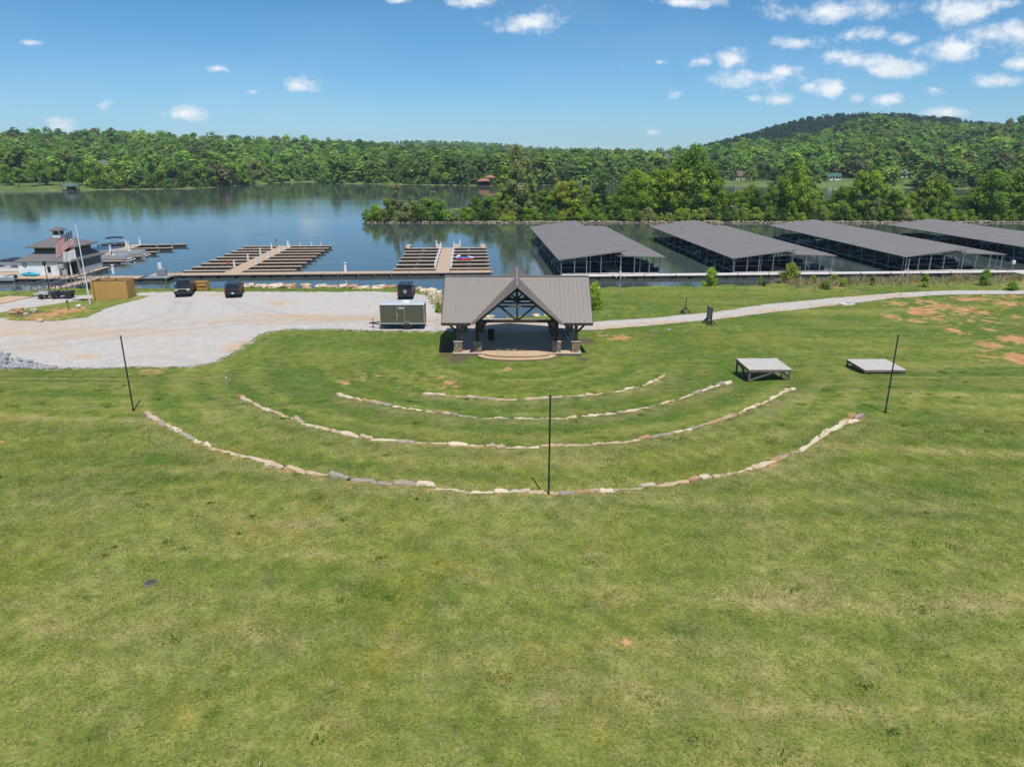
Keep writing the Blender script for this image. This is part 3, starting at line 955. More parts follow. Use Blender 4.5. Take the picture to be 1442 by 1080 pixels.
FART = [(330, 203), (400, 201), (500, 200.5), (560, 200), (600, 198.5), (650, 200), (700, 203), (760, 208.5), (820, 213), (870, 215.5), (930, 216.5), (1000, 219), (1060, 222)]
DARKT = [(900, 224), (930, 218.5), (960, 213), (1000, 203), (1050, 188), (1100, 174), (1130, 167), (1180, 161), (1250, 161), (1330, 167), (1360, 172), (1442, 180), (1560, 186)]
ZFAR = ridge('far_ridge', FART, 1250, 2100, 400, 11)
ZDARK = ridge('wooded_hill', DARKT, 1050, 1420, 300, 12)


# ------------------------------------------------------------------ foliage
def unit(a):
    return a / (np.linalg.norm(a, axis=-1, keepdims=True) + 1e-9)


def crown_lobes(g, H_, R, base=.35, n=18, top_narrow=.5, lob=(.26, .42)):
    """lobe centres through an uneven crown; returns (n,4)"""
    out = []
    for i in range(n):
        h = g.uniform(0, 1)
        prof = math.sin(math.pi * min(1, (.18 + .82 * h)) ** .8) ** .6 * (1 - top_narrow * h ** 2)
        a = g.uniform(0, 2 * math.pi)
        rr = R * prof * g.uniform(.25, .85)
        lr = R * g.uniform(*lob) * (1 - .18 * h)
        z = H_ * (base + (1 - base) * h) - lr * .7
        out.append((rr * math.cos(a), rr * math.sin(a), max(z, lr * .6), lr))
    out.append((g.uniform(-.1, .1) * R, g.uniform(-.1, .1) * R, H_ - R * .36, R * .36))
    return np.array(out)


def leaf_quads(g, lobes, n, size, jitter=.55, tri=False, squash=.85, spread=.35, tintvar=.22, fuzz=.12, lv=.16):
    w = lobes[:, 3] ** 2
    li = g.choice(len(lobes), n, p=w / w.sum())
    d = unit(g.normal(size=(n, 3)) + np.array([0, 0, .25]))
    rad = lobes[li, 3:4] * (1 - spread * g.random((n, 1)) ** 1.5) * (1 + fuzz * g.normal(size=(n, 1)))
    c = lobes[li, :3] + d * rad * np.array([1, 1, squash])
    nrm = unit(d * .75 + np.array([0, -.12, .75]) + jitter * g.normal(size=(n, 3)))
    t = unit(np.cross(nrm, g.normal(size=(n, 3))))
    b = np.cross(nrm, t)
    s = size * g.uniform(.6, 1.3, (n, 1))
    if tri:
        V = np.stack([c + t * s, c - t * s * .6 + b * s * .8, c - t * s * .6 - b * s * .8], 1)
    else:
        V = np.stack([c + t * s, c + b * s * .62, c - t * s, c - b * s * .62], 1)
    lt = 1 + tintvar * g.normal(size=len(lobes))
    tt = np.clip(lt[li] * (1 + lv * g.normal(size=n)), .45, 1.8)
    hue = g.normal(size=n) * .07 + (lt[li] - 1) * .25
    tint = np.stack([tt * (1 + hue), tt, tt * (1 - hue * .5)], -1)
    return V, tint


def trunk_mb(g, H_, r, lobes, nl=6):
    mb = MB()
    lean = Vector((g.uniform(-.05, .05) * H_, g.uniform(-.05, .05) * H_, 0))
    p = [Vector((0, 0, -.3)), lean * .4 + Vector((0, 0, H_ * .3)), lean + Vector((0, 0, H_ * .62))]
    mb.tube(p[0], p[1], r * 1.25, r * .85, 7)
    mb.tube(p[1], p[2], r * .85, r * .4, 7)
    for k in g.choice(len(lobes), min(nl, len(lobes)), replace=False):
        c = Vector(lobes[k, :3])
        f = g.uniform(.3, .85)
        s0 = p[1].lerp(p[2], f)
        s0.z = min(s0.z, c.z)
        mid = s0.lerp(c, .5) + Vector((0, 0, .05 * H_))
        mb.tube(s0, mid, r * .4, r * .26, 5)
        mb.tube(mid, c, r * .26, r * .1, 5)
    return mb


def make_tree(name, seed, H_, R, n, size, base=.3, lobes_n=18, top_narrow=.5, trunk_r=.22, lob=(.26, .42), limbs=6, spread=.35, jitter=.55):
    """a template tree: Empty > trunk, crown (linked; callers copy or move it)"""
    g = np.random.default_rng(seed)
    L = crown_lobes(g, H_, R, base, lobes_n, top_narrow, lob)
    V, tint = leaf_quads(g, L, n, size, spread=spread, jitter=jitter, fuzz=.26, tintvar=.13, lv=.12)
    k = len(V)
    t = thing(name, None, None)
    trunk_mb(g, H_, trunk_r, L, limbs).build('trunk', M['bark'], t)
    np_mesh('crown', V.reshape(-1, 3), np.arange(k * 4).reshape(k, 4), M['leaf'], t, tint)
    return t


PALETTE = {'dark': (.105, .185, .044), 'mid': (.220, .355, .066), 'bright': (.320, .460, .066), 'yellow': (.38, .48, .09), 'grey': (.33, .38, .17)}


def set_crown(t, c, j=.06):
    f = [1 + rnd.uniform(-j, j) for _ in range(3)]
    for ch in t.children:
        if ch.name.startswith('crown'):
            ch.color = (c[0] * f[0], c[1] * f[1], c[2] * f[2], 1)


USED = {}


def plant(tpl, x, y, z, sc, colname, label, group, szx=1.0, name=None):
    if tpl.name not in USED:
        t = tpl
        USED[tpl.name] = 1
        KIDS[tpl.name] = kids(tpl)
        t.location = (x, y, z)
        t.rotation_euler = (0, 0, rnd.uniform(0, 6.28))
        t.scale = (sc * szx, sc * szx, sc)
        tag(t, label, 'tree' if 'tree' in tpl.name else 'shrub', group)
    else:
        t = dup(tpl, (x, y, z), rnd.uniform(0, 6.28), label, group, (sc * szx, sc * szx, sc))
    set_crown(t, PALETTE[colname])
    return t


# ---- forest on the hills: one mass per hill, individual crowns merged
def forest(name, label, pos, Hh, cols, nl, size, seed, ntpl=9):
    g = np.random.default_rng(seed)
    tpl = []
    for k in range(ntpl):
        L = crown_lobes(g, 1.0, g.uniform(.42, .56), .16, 12, .25, (.34, .52))
        V, ti = leaf_quads(g, L, nl, size, tri=True, jitter=.27, spread=.15, tintvar=.07, lv=.07)
        tpl.append((V, ti))
    n = len(pos)
    which = g.integers(0, ntpl, n)
    VV, TT = [], []
    for k in range(ntpl):
        i = np.where(which == k)[0]
        if not len(i):
            continue
        V, ti = tpl[k]
        a = g.uniform(0, 6.283, len(i))
        ca, sa = np.cos(a)[:, None, None], np.sin(a)[:, None, None]
        h = Hh[i][:, None, None]
        wid = g.uniform(.78, 1.4, len(i))[:, None, None]
        x = (V[None, :, :, 0] * ca - V[None, :, :, 1] * sa) * h * wid + pos[i, 0][:, None, None]
        y = (V[None, :, :, 0] * sa + V[None, :, :, 1] * ca) * h * wid + pos[i, 1][:, None, None]
        z = V[None, :, :, 2] * h + pos[i, 2][:, None, None]
        VV.append(np.stack([x, y, z], -1).reshape(-1, 3))
        TT.append((ti[None] * cols[i][:, None, :]).reshape(-1, 3))
    VV = np.concatenate(VV)
    TT = np.clip(np.concatenate(TT), 0, 1)
    o = np_mesh(name, VV, np.arange(len(VV)).reshape(-1, 3), M['leaf_mass'], tint=TT)
    return tag(o, label, 'forest', kind='stuff')


PAL = np.array([(.115, .205, .046), (.175, .300, .060), (.235, .365, .060), (.285, .365, .070), (.155, .165, .07), (.13, .185, .075)])


def pick_cols(g, n, p):
    c = PAL[g.choice(len(PAL), n, p=p)] * g.uniform(.8, 1.2, (n, 1)) * g.uniform(.93, 1.07, (n, 3))
    return c


# keep clear: shore lawns and house plots  (px0, px1, metres back from the water)
CLEAR = [(-80, 128, 46), (338, 382, 26), (398, 424, 20), (995, 1092, 42), (1148, 1236, 50), (1256, 1300, 60), (455, 560, 7), (672, 700, 12)]
g = np.random.default_rng(5)
N = 30000
pxr = g.uniform(-420, 1900, N)
d0 = interp(D0T, pxr)
dr = interp(DRT, pxr) + 40
Dr = np.sqrt(g.uniform(0, 1, N) * (dr ** 2 - (d0 + 4) ** 2) + (d0 + 4) ** 2)
keep = g.random(N) < ((dr ** 2 - d0 ** 2) / 900000)
for a, b, dd in CLEAR:
    keep &= ~((pxr > a) & (pxr < b) & (Dr < d0 + dd))
inview = (pxr > -60) & (pxr < 1500)
keep &= inview | (g.random(N) < .5)
pxr, Dr = pxr[keep], Dr[keep]
# drop trees that stand too close (cell thinning)
cell = np.stack([(((pxr - 721) / FK * Dr) // 8.6), Dr // 8.6], -1).astype(int)
_, first = np.unique(cell, axis=0, return_index=True)
pxr, Dr = pxr[first], Dr[first]
pos = np.stack([(pxr - 721) / FK * Dr, Dr, ZL(pxr, Dr) - .6], -1)
hh = np.clip(g.lognormal(2.58, .22, len(pos)), 7.5, 21)
pat = np.sin(pos[:, 0] * .013) * np.sin(pos[:, 1] * .017 + 1) * .5 + .5
# low growth overhanging the water's edge
pe = np.arange(-60, 1500, 3.1)
pe = pe[[not any(a < p_ < b for a, b, _ in CLEAR[:1] + CLEAR[3:6]) for p_ in pe]]
pe = pe[(np.sin(pe * .045) + np.sin(pe * .13 + 2)) > -1.15]
de = interp(D0T, pe) + g.uniform(.2, 3.0, len(pe))
pos = np.vstack([pos, np.stack([(pe - 721) / FK * de, de, ZL(pe, de) - .7], -1)])
hh = np.concatenate([hh, g.uniform(3.5, 6.5, len(pe))])
cols = pick_cols(g, len(pos), [.24, .44, .18, .04, .04, .06])
pat = np.sin(pos[:, 0] * .021 + 2 * np.sin(pos[:, 1] * .011)) * np.sin(pos[:, 1] * .027 + 1.5 * np.sin(pos[:, 0] * .009))
cols = cols * (1.06 + .26 * pat)[:, None]
print('forest trees', len(pos))
forest('forest', 'broad green deciduous woodland covering the hills along the far shore', pos, hh, cols, 330, .085, 21)

g = np.random.default_rng(6)
n = 2600
pxr = g.uniform(340, 1050, n)
Dr = np.sqrt(g.uniform(1350 ** 2, 2130 ** 2, n))
pos = np.stack([(pxr - 721) / FK * Dr, Dr, ZFAR(pxr, Dr) - 1], -1)
forest('distant_forest', 'hazy unbroken woodland on the most distant ridge behind the lake', pos, g.uniform(11, 17, n), pick_cols(g, n, [.3, .5, .15, .05, 0, 0]), 90, .14, 23)
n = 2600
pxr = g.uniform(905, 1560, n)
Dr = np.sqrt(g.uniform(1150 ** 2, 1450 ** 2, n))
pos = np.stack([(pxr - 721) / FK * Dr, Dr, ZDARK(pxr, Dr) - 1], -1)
forest('shadow_tinted_forest', 'woodland with cloud shadow painted into its dark leaf colour on the tall hill behind the bright green slope', pos, g.uniform(12, 18, n), pick_cols(g, n, [1, 0, 0, 0, 0, 0]) * np.array([.25, .36, .22]), 110, .13, 24)  # leaf tint darkened to stand in for a cloud's shadow on this hill

# ---- trees along the far shore: a thing each
FAR_T = [make_tree('shore_tree', 100 + k, 12.0, 5.2 if k % 3 else 4.2, 950, .52, base=.2 if k % 2 else .3, lobes_n=16, top_narrow=.35, limbs=4, spread=.3) for k in range(7)]
LBL = {'dark': 'dark green leafy tree in the front row of the far shore woods',
       'mid': 'mid green leafy tree in the front row of the far shore woods',
       'bright': 'bright green leafy tree in the front row of the far shore woods',
       'yellow': 'pale yellow green tree in the front row of the far shore woods',
       'grey': 'grey green thin leaved tree in the front row of the far shore woods'}
px = -40.0
while px < 1460:
    d0 = float(interp(D0T, px))
    clear = any(a < px < b for a, b, _ in CLEAR)
    if not clear:
        D = d0 + rnd.uniform(1.5, 8)
        h = rnd.uniform(8, 14)
        cn = rnd.choices(['dark', 'mid', 'bright', 'yellow', 'grey'], [.25, .4, .2, .08, .07])[0]
        plant(rnd.choice(FAR_T), (px - 721) / FK * D, D, float(ZL(px, D)) - .5, h / 12, cn, LBL[cn], 'front row trees of the far shore woods', rnd.uniform(.9, 1.25))
    px += rnd.uniform(6.5, 11.5)
# free-standing lawn trees (px, metres back, height, tint)
for i, (px, back, h, cn, wx_, lb) in enumerate([
        (22, 14, 11, 'mid', 1.25, 'round spreading lawn tree with forked trunk on the left shore'),
        (6, 26, 12, 'mid', 1.1, 'leafy lawn tree beside the forked spreading tree'),
        (52, 16, 15, 'mid', 1.25, 'tall broad lawn tree left of the shore clearing'),
        (62, 24, 14, 'mid', 1.1, 'tall lawn tree standing behind the bare clay patch'),
        (86, 18, 12, 'dark', .9, 'narrow lawn tree just left of the little boathouse'),
        (100, 16, 13, 'mid', 1.0, 'lawn tree directly behind the little boathouse'),
        (116, 20, 14, 'mid', 1.1, 'lawn tree right of the little boathouse'),
        (110, 38, 16, 'dark', 1.1, 'dark tree behind the boathouse lawn'),
        (1012, 34, 12, 'mid', 1.1, 'leafy tree at the left end of the right hand shore lawn'),
        (1036, 26, 8, 'dark', .9, 'small dark tree in front of the tan house'),
        (1057, 22, 14, 'mid', 1.15, 'tall round tree on the lawn right of the tan house'),
        (1080, 30, 12, 'dark', 1.1, 'dark broad tree at the right end of the shore lawn'),
        (1226, 34, 11, 'mid', 1.2, 'round tree beside the low white house'),
        (1152, 40, 13, 'mid', 1.1, 'tree left of the low white house'),
        (366, 16, 13, 'yellow', .8, 'pale yellow tree on the grassy point of the far shore'),
        (350, 20, 12, 'grey', .9, 'grey green tree on the grassy point of the far shore'),
        (408, 14, 13, 'bright', .9, 'bright tree between the two small beaches')]):
    D = float(interp(D0T, px)) + back
    plant(FAR_T[i % 7], (px - 721) / FK * D, D, float(ZL(px, D)) - .2, h / 12, cn, lb, 'lawn trees on the far shore', wx_)

# ---- the wooded spit behind the covered docks
SPIT_D = 222.0
spit_u = [(505, 219, 220.5), (515, 219, 227), (560, 218.5, 229), (610, 219, 228.5), (630, 219.5, 224), (645, 219, 226), (700, 218.5, 232), (800, 218.5, 236), (1000, 218.5, 238), (1300, 218.5, 238), (1442, 219, 236), (1800, 219, 236)]
rows = []
for px, da, db in spit_u:
    pass
PXS = np.arange(508, 1800, 6.0)
da = interp([(a, b) for a, b, c in spit_u], PXS)
db = interp([(a, c) for a, b, c in spit_u], PXS)
sh_ = [(-.25, -3.2), (0, -2.35), (.12, -1.75), (.3, -1.35), (.6, -1.35), (.88, -1.7), (1, -2.35), (1.2, -3.2)]
Xs = np.array([[(p - 721) / FK * (a + (b - a) * s) for p, a, b in zip(PXS, da, db)] for s, z in sh_])
Ys_ = np.array([[a + (b - a) * s for a, b in zip(da, db)] for s, z in sh_])
Zs = np.array([[z + .1 * math.sin(p * .4 + s * 9) for p in PXS] for s, z in sh_])
gridmesh('spit', Xs, Ys_, Zs, M['hill'])

SPIT_T = [make_tree('broadleaf_tree', 200 + k, 12.0, [4.6, 3.6, 4.2, 3.0, 3.9, 5.0][k], [6000, 4600, 5200, 3800, 4400, 6400][k], .25, base=[.22, .28, .2, .15, .3, .25][k], lobes_n=34, top_narrow=.0, trunk_r=.2, lob=(.15, .36), limbs=7, spread=.65, jitter=.8) for k in range(6)]
AIRY_T = [make_tree('airy_tree', 230 + k, 12.0, [3.0, 2.3, 3.4][k], [2800, 2000, 3200][k], .22, base=.16, lobes_n=34, top_narrow=.6, trunk_r=.10, lob=(.16, .3), limbs=8, spread=.6, jitter=.9) for k in range(3)]
SHRUB_T = [make_tree('shrub', 260 + k, 4.0, [2.5, 2.0, 3.0, 2.2][k], [2600, 2000, 3000, 2300][k], .19, base=.02, lobes_n=16, top_narrow=.3, trunk_r=.07, lob=(.26, .42), limbs=5, spread=.45, jitter=.75) for k in range(4)]
ENV = [(510, 306), (520, 292), (535, 285), (548, 270), (558, 261), (570, 278), (585, 292), (600, 290), (608, 262), (614, 272), (622, 298), (627, 311), (634, 311), (640, 302), (660, 288), (680, 274), (700, 268), (715, 254), (727, 244), (742, 250), (760, 256), (775, 260), (800, 250), (820, 248), (845, 268), (870, 255), (890, 240), (905, 238), (930, 236), (950, 228), (965, 212), (978, 204), (995, 214), (1015, 248), (1035, 268), (1060, 256), (1085, 254), (1105, 238), (1125, 226), (1142, 238), (1155, 258), (1175, 266), (1200, 250), (1215, 238), (1235, 238), (1260, 258), (1290, 266), (1310, 250), (1330, 244), (1350, 264), (1370, 276), (1395, 246), (1410, 236), (1440, 238), (1520, 240), (1700, 240)]
SL = {'dark': 'dark green tree on the rocky spit behind the covered docks', 'mid': 'mid green tree on the rocky spit behind the covered docks',
      'bright': 'fresh bright green tree on the rocky spit behind the covered docks', 'yellow': 'yellow green tree on the rocky spit behind the covered docks',
      'grey': 'thin grey green tree on the rocky spit behind the covered docks'}


def spit_tree(px, dpos, ytop, kind, cn, wx_=1.0, label=None):
    a, b = float(interp([(q[0], q[1]) for q in spit_u], px)), float(interp([(q[0], q[2]) for q in spit_u], px))
    D = a + (b - a) * dpos
    h = float(elev_z(ytop, D)) + 1.6
    plant(kind, (px - 721) / FK * D, D, -1.6, max(h, 2.0) / 12, cn, label or SL[cn], 'trees on the rocky spit', wx_)


# the ones that stand out
for args in [(558, .5, 258, AIRY_T[0], 'grey', 1.25, 'tall thin tree rising from the island tip'), (575, .4, 276, SPIT_T[3], 'mid', .8, 'slim leaning tree on the island tip'),
             (608, .5, 260, AIRY_T[1], 'grey', 1.0, 'slender ivy clad trunk at the right end of the island'),
             (727, .5, 203, AIRY_T[2], 'grey', .95, 'tallest airy pale tree at the left end of the spit'), (742, .6, 222, AIRY_T[0], 'grey', 1.0, 'pale airy tree just right of the tallest pale one'), (712, .6, 232, AIRY_T[1], 'yellow', 1.3, 'yellowish airy tree just left of the tallest pale one'),
             (724, .35, 258, SPIT_T[3], 'dark', .55, 'narrow dark evergreen below the tallest pale tree'), (668, .5, 276, SPIT_T[2], 'mid', 1.1, 'broad bush like tree at the left end of the spit'),
             (978, .5, 203, SPIT_T[0], 'mid', .72, 'tallest dense leafy tree near the middle of the spit'), (962, .6, 216, SPIT_T[2], 'mid', .8, 'dense tree just left of the tallest dense one'),
             (898, .45, 238, SPIT_T[5], 'bright', 1.0, 'broad bright tree left of the middle of the spit'), (925, .5, 238, SPIT_T[1], 'bright', 1.0, 'bright tree just right of the broad bright one'), (846, .5, 254, SPIT_T[2], 'dark', 1.0, 'dark leaning tree with bare limbs behind the first covered dock'),
             (1124, .3, 226, SPIT_T[4], 'bright', .9, 'tall bright green tree behind the second covered dock'), (1215, .4, 240, SPIT_T[1], 'bright', 1.0, 'bright tree behind the third covered dock'), (1235, .5, 240, SPIT_T[0], 'bright', .9, 'leafy bright tree just right of the one behind the third dock'),
             (1405, .35, 238, SPIT_T[5], 'mid', 1.15, 'large leafy tree at the right end of the spit'), (1328, .4, 246, SPIT_T[4], 'yellow', 1.0, 'yellow green tree behind the last covered dock'), (1440, .5, 240, SPIT_T[0], 'mid', 1.2, 'leafy tree cut by the right edge of the picture')]:
    spit_tree(*args)
px = 640.0
while px < 1540:
    yt = float(interp(ENV, px))
    low = 300 - yt
    k = rnd.random()
    cn = rnd.choices(['dark', 'mid', 'bright', 'yellow', 'grey'], [.07, .40, .36, .07, .10])[0]
    tp = rnd.choice(AIRY_T if (cn == 'grey' or rnd.random() < .25) else SPIT_T)
    spit_tree(px + rnd.uniform(-3, 3), rnd.uniform(.35, .85), yt + low * rnd.uniform(.06, .5) if yt < 285 else yt, tp, cn, rnd.uniform(.85, 1.25))
    px += rnd.uniform(3.6, 7.2)
for px in (522, 530, 538, 545, 553, 562, 570, 580, 590, 598, 604, 614):
    spit_tree(px, .5, float(interp(ENV, px)) + rnd.uniform(6, 16), rnd.choice(AIRY_T + SPIT_T[3:4]), rnd.choice(['grey', 'mid', 'grey']), 1.2, 'young grey green willow on the island at the end of the spit')
SHL = {'dark': 'dark green waterside bush on the rocky spit', 'mid': 'mid green waterside bush on the rocky spit', 'bright': 'bright green waterside bush on the rocky spit', 'yellow': 'yellow green waterside bush on the rocky spit', 'grey': 'grey green waterside bush on the rocky spit'}
for row, (lo, hi) in enumerate(((.10, .22), (.3, .6))):
    px = 513.0
    while px < 1530:
        if not 624 < px < 633:
            a, b = float(interp([(q[0], q[1]) for q in spit_u], px)), float(interp([(q[0], q[2]) for q in spit_u], px))
            D = a + (b - a) * rnd.uniform(lo, hi)
            cn = rnd.choices(['dark', 'mid', 'bright', 'yellow', 'grey'], [.16, .36, .24, .16, .08] if px > 640 else [.1, .35, .05, .05, .45])[0]
            h = rnd.uniform(2.4, 5.2) * (1.0 if row else .8) * (.75 if px < 524 or 618 < px < 650 else 1.35 if px < 618 else 1)
            plant(rnd.choice(SHRUB_T), (px - 721) / FK * D, D, -1.75, h / 4, cn, SHL[cn], 'bushes on the rocky spit', rnd.uniform(.8, 1.15))
        px += rnd.uniform(7, 12.5)


# ---- rocks
def rock_mesh(name, seed, sx, sy, sz, m, sub=2, rough=.18, flat=.55):
    g_ = random.Random(seed)
    bm = bmesh.new()
    bmesh.ops.create_icosphere(bm, subdivisions=sub, radius=1.0)
    import mathutils.noise as mn
    off = Vector((g_.uniform(0, 90), g_.uniform(0, 90), g_.uniform(0, 90)))
    for v in bm.verts:
        c = v.co.copy()
        # squarish, then broken
        k = 1 / max(abs(c.x), abs(c.y), abs(c.z))
        c = c.lerp(c * k, flat)
        c *= 1 + rough * mn.noise(v.co * 1.6 + off) * 2 + rough * .5 * mn.noise(v.co * 4 + off)
        v.co = Vector((c.x * sx, c.y * sy, c.z * sz))
    me = bpy.data.meshes.new(name)
    bm.to_mesh(me)
    bm.free()
    me.materials.append(m)
    return me


ROCKS = [rock_mesh('stone_block', 300 + k, .5, .5, .5, M['stone'], 3, .17, .75) for k in range(9)]
TINTS = [('pale', (.66, .545, .385), 'pale cream rough stone'), ('tan', (.56, .42, .26), 'tan rough stone'), ('grey', (.38, .32, .25), 'weathered grey brown stone'), ('rust', (.47, .28, .15), 'rusty orange stone')]
RN = ['innermost', 'second', 'third', 'outermost']
for k, R in enumerate(RINGS):
    # resample
    P = [Vector((p.x, p.y, 0)) for p in R]
    cum = [0]
    for a, b in zip(P[:-1], P[1:]):
        cum.append(cum[-1] + (b - a).length)
    s = 0.0
    while s < cum[-1] - .2:
        L_ = rnd.choice([rnd.uniform(.45, .8), rnd.uniform(.7, 1.2), rnd.uniform(1.0, 1.8)])
        c = s + L_ / 2
        x = float(np.interp(c, cum, [p.x for p in P]))
        y = float(np.interp(c, cum, [p.y for p in P]))
        x2 = float(np.interp(c + .2, cum, [p.x for p in P]))
        y2 = float(np.interp(c + .2, cum, [p.y for p in P]))
        x1 = float(np.interp(c - .2, cum, [p.x for p in P]))
        y1 = float(np.interp(c - .2, cum, [p.y for p in P]))
        ang = math.atan2(y2 - y1, x2 - x1)
        th = math.atan2(y - CY, x - CX)
        me = rnd.choice(ROCKS)
        o = bpy.data.objects.new('stone_block', me)
        COL.objects.link(o)
        dep = rnd.uniform(.28, .44) * (.85 if k == 0 else 1)
        hh_ = rnd.uniform(.42, .6)
        jit = rnd.uniform(-.12, .12)
        x += jit * math.cos(th)
        y += jit * math.sin(th)
        zt = float(Hs(x, y)) + rnd.uniform(.14, .30)
        o.location = (x, y, zt - hh_ / 2)
        o.rotation_euler = (rnd.uniform(-.06, .06), rnd.uniform(-.06, .06), ang + rnd.uniform(-.12, .12) + rnd.choice([0, math.pi]))
        o.scale = (L_ * 1.06, dep, hh_)
        tn = rnd.choices(TINTS, [.50, .34, .09, .07])[0]
        kf = rnd.uniform(.85, 1.12)
        o.color = (*[q * kf * rnd.uniform(.97, 1.03) for q in tn[1]], 1)
        tag(o, f'{tn[2]} set in the {RN[k]} curved seating row', 'stone', f'{RN[k]} row of seating stones')
        s += L_ + (rnd.uniform(.05, .25) if rnd.random() < .07 else rnd.uniform(-.04, .05))

BOULD = [rock_mesh('boulder', 320 + k, .5, .5, .5, M['stone'], 3, .2, .6) for k in range(6)]
for i, (px, py, w, h) in enumerate([(351, 405.5, 13, 6), (369, 406, 14, 5), (389, 406, 19, 5), (407, 405, 10, 6), (414, 405, 8, 7), (432, 405.5, 12, 7), (453, 407, 14, 5), (470, 407.5, 10, 4), (483, 407, 11, 5), (496, 407, 14, 6), (515, 408, 12, 5), (505, 409, 8, 4), (534, 408, 16, 6), (543, 409, 12, 5), (553, 409, 9, 5), (590, 410, 9, 5), (597, 411, 11, 6), (608, 411, 14, 5), (616, 414, 12, 5), (618, 419, 9, 4), (527, 410, 9, 4), (462, 408, 8, 4), (690, 405, 12, 4), (702, 404.5, 9, 4), (776, 404, 14, 4), (842, 407, 6, 3), (745, 405, 10, 4), (655, 447.5, 9, 3), (690, 447, 12, 4), (755, 447, 10, 3.5), (771, 446.5, 9, 4), (640, 446, 10, 4)]):
    p = PZ(px, py + h / 2, -.35)
    if px < 625:
        Dq = float(np.interp(p.x, SHX, SHY)) - 7.0
        p = PD(px, py, Dq)
    t = (p - cam.location).length / 1000
    o = bpy.data.objects.new('boulder', BOULD[i % 6])
    COL.objects.link(o)
    gz = float(Hs(p.x, p.y))
    o.location = (p.x, p.y, gz + h * t * .3 if px >= 625 else .5 * (p.z + gz) + .25)
    o.rotation_euler = (0, 0, rnd.uniform(-.5, .5))
    o.scale = (w * t * 1.05, w * t * .8, h * t * 1.5 if px >= 625 else max(h * t * 1.2, p.z - gz + h * t * .7))
    tn = TINTS[[0, 0, 0, 1, 3, 1, 0, 1, 0, 3, 0, 1, 0, 3, 3, 1, 0, 0, 0, 1, 0, 1, 1, 0, 0, 0, 1, 1, 0, 0, 1, 0][i]]
    o.color = (*[q * 1.05 for q in tn[1]], 1)
    tag(o, f'{"large" if w >= 14 else "medium" if w >= 11 else "small"} {tn[0]} boulder along the waterside edge of the gravel lot', 'boulder', 'boulders along the waterside of the lot')


def rubble(name, label, spots, m, seed, cat='rocks'):
    g_ = np.random.default_rng(seed)
    bm = bmesh.new()
    bmesh.ops.create_icosphere(bm, subdivisions=1, radius=.5)
    bv = np.array([v.co[:] for v in bm.verts])
    bm.verts.ensure_lookup_table()
    bf = np.array([[v.index for v in f.verts] for f in bm.faces])
    bm.free()
    V, F = [], []
    for i, (x, y, z, s) in enumerate(spots):
        v = bv * g_.uniform(.6, 1.3, 3) * (1 + .25 * g_.normal(size=(len(bv), 1))) * s
        a = g_.uniform(0, 6.28)
        v = v @ np.array([[math.cos(a), math.sin(a), 0], [-math.sin(a), math.cos(a), 0], [0, 0, .8]])
        V.append(v + [x, y, z])
        F.append(bf + i * len(bv))
    o = np_mesh(name, np.concatenate(V), np.concatenate(F), m)
    return tag(o, label, cat, kind='stuff')


g = np.random.default_rng(31)
sp = []
for px in np.arange(512, 1560, 1.15):
    if 627 < px < 632:
        continue
    a = float(interp([(q[0], q[1]) for q in spit_u], px))
    for _ in range(1):
        D = a + g.uniform(-.8, 1.3)
        sp.append(((px + g.uniform(-1, 1) - 721) / FK * D, D, WATER_Z + .1 + max(0, (D - a)) * .25, g.uniform(.3, .95)))
rubble('shore_rocks', 'pale broken rocks edging the waterline of the wooded spit', sp, M['shore_rock'], 33)
sp = []
for i in range(900):
    px = g.uniform(-30, 78)
    f = max(0.08, 1 - max(0, px) / 82)
    py = 519.5 - abs(g.normal(0, .55)) * 9 * f
    p = PZ(px, py, 0)
    top = 1.0 * f * math.exp(-((py - 512) / 6.0) ** 2)
    sp.append((p.x, p.y, g.uniform(0, max(.1, top)), g.uniform(.15, .5)))
rubble('riprap_pile', 'heap of broken grey riprap at the left end of the gravel lot', sp, M['soil_rock'], 34)
sp = []
for i in range(700):
    px = g.uniform(340, 850) if i % 2 else g.uniform(0, 340)
    x = float((px - 721) / 1000 * 100)
    sy = float(np.interp(x, SHX, SHY))
    y = sy + g.uniform(-4.5, .3)
    sp.append((x * sy / 100, y, float(Hs(x * sy / 100, y)) + .05, g.uniform(.2, .55)))
rubble('bank_stones', 'small loose tan stones on the lake bank below the lot', sp, M['shore_rock'], 35)


# ---- grass and weeds
def blades(name, label, spots, seed, cols, cat='grass', wid=.03, lean_=.55):
    """spots: (x, y, z, h) -> one mass of leaning blades"""
    g_ = np.random.default_rng(seed)
    s = np.array(spots)
    n = len(s)
    a = g_.uniform(0, 6.28, n)
    lean = g_.normal(0, lean_, (n, 2)) * s[:, 3:4]
    w = wid * g_.uniform(.6, 1.5, n) * (s[:, 3] / .5) ** .5
    b0 = s[:, :3] + np.stack([np.cos(a) * w, np.sin(a) * w, -.02 * np.ones(n)], -1)
    b1 = s[:, :3] - np.stack([np.cos(a) * w, np.sin(a) * w, .02 * np.ones(n)], -1)
    tp = s[:, :3] + np.column_stack([lean, s[:, 3]])
    c = np.array(cols)[g_.integers(0, len(cols), n)] * g_.uniform(.75, 1.25, (n, 1))
    o = np_mesh(name, np.stack([b0, b1, tp], 1).reshape(-1, 3), np.arange(3 * n).reshape(n, 3), M['leaf_mass'], tint=c)
    return tag(o, label, cat, kind='stuff')


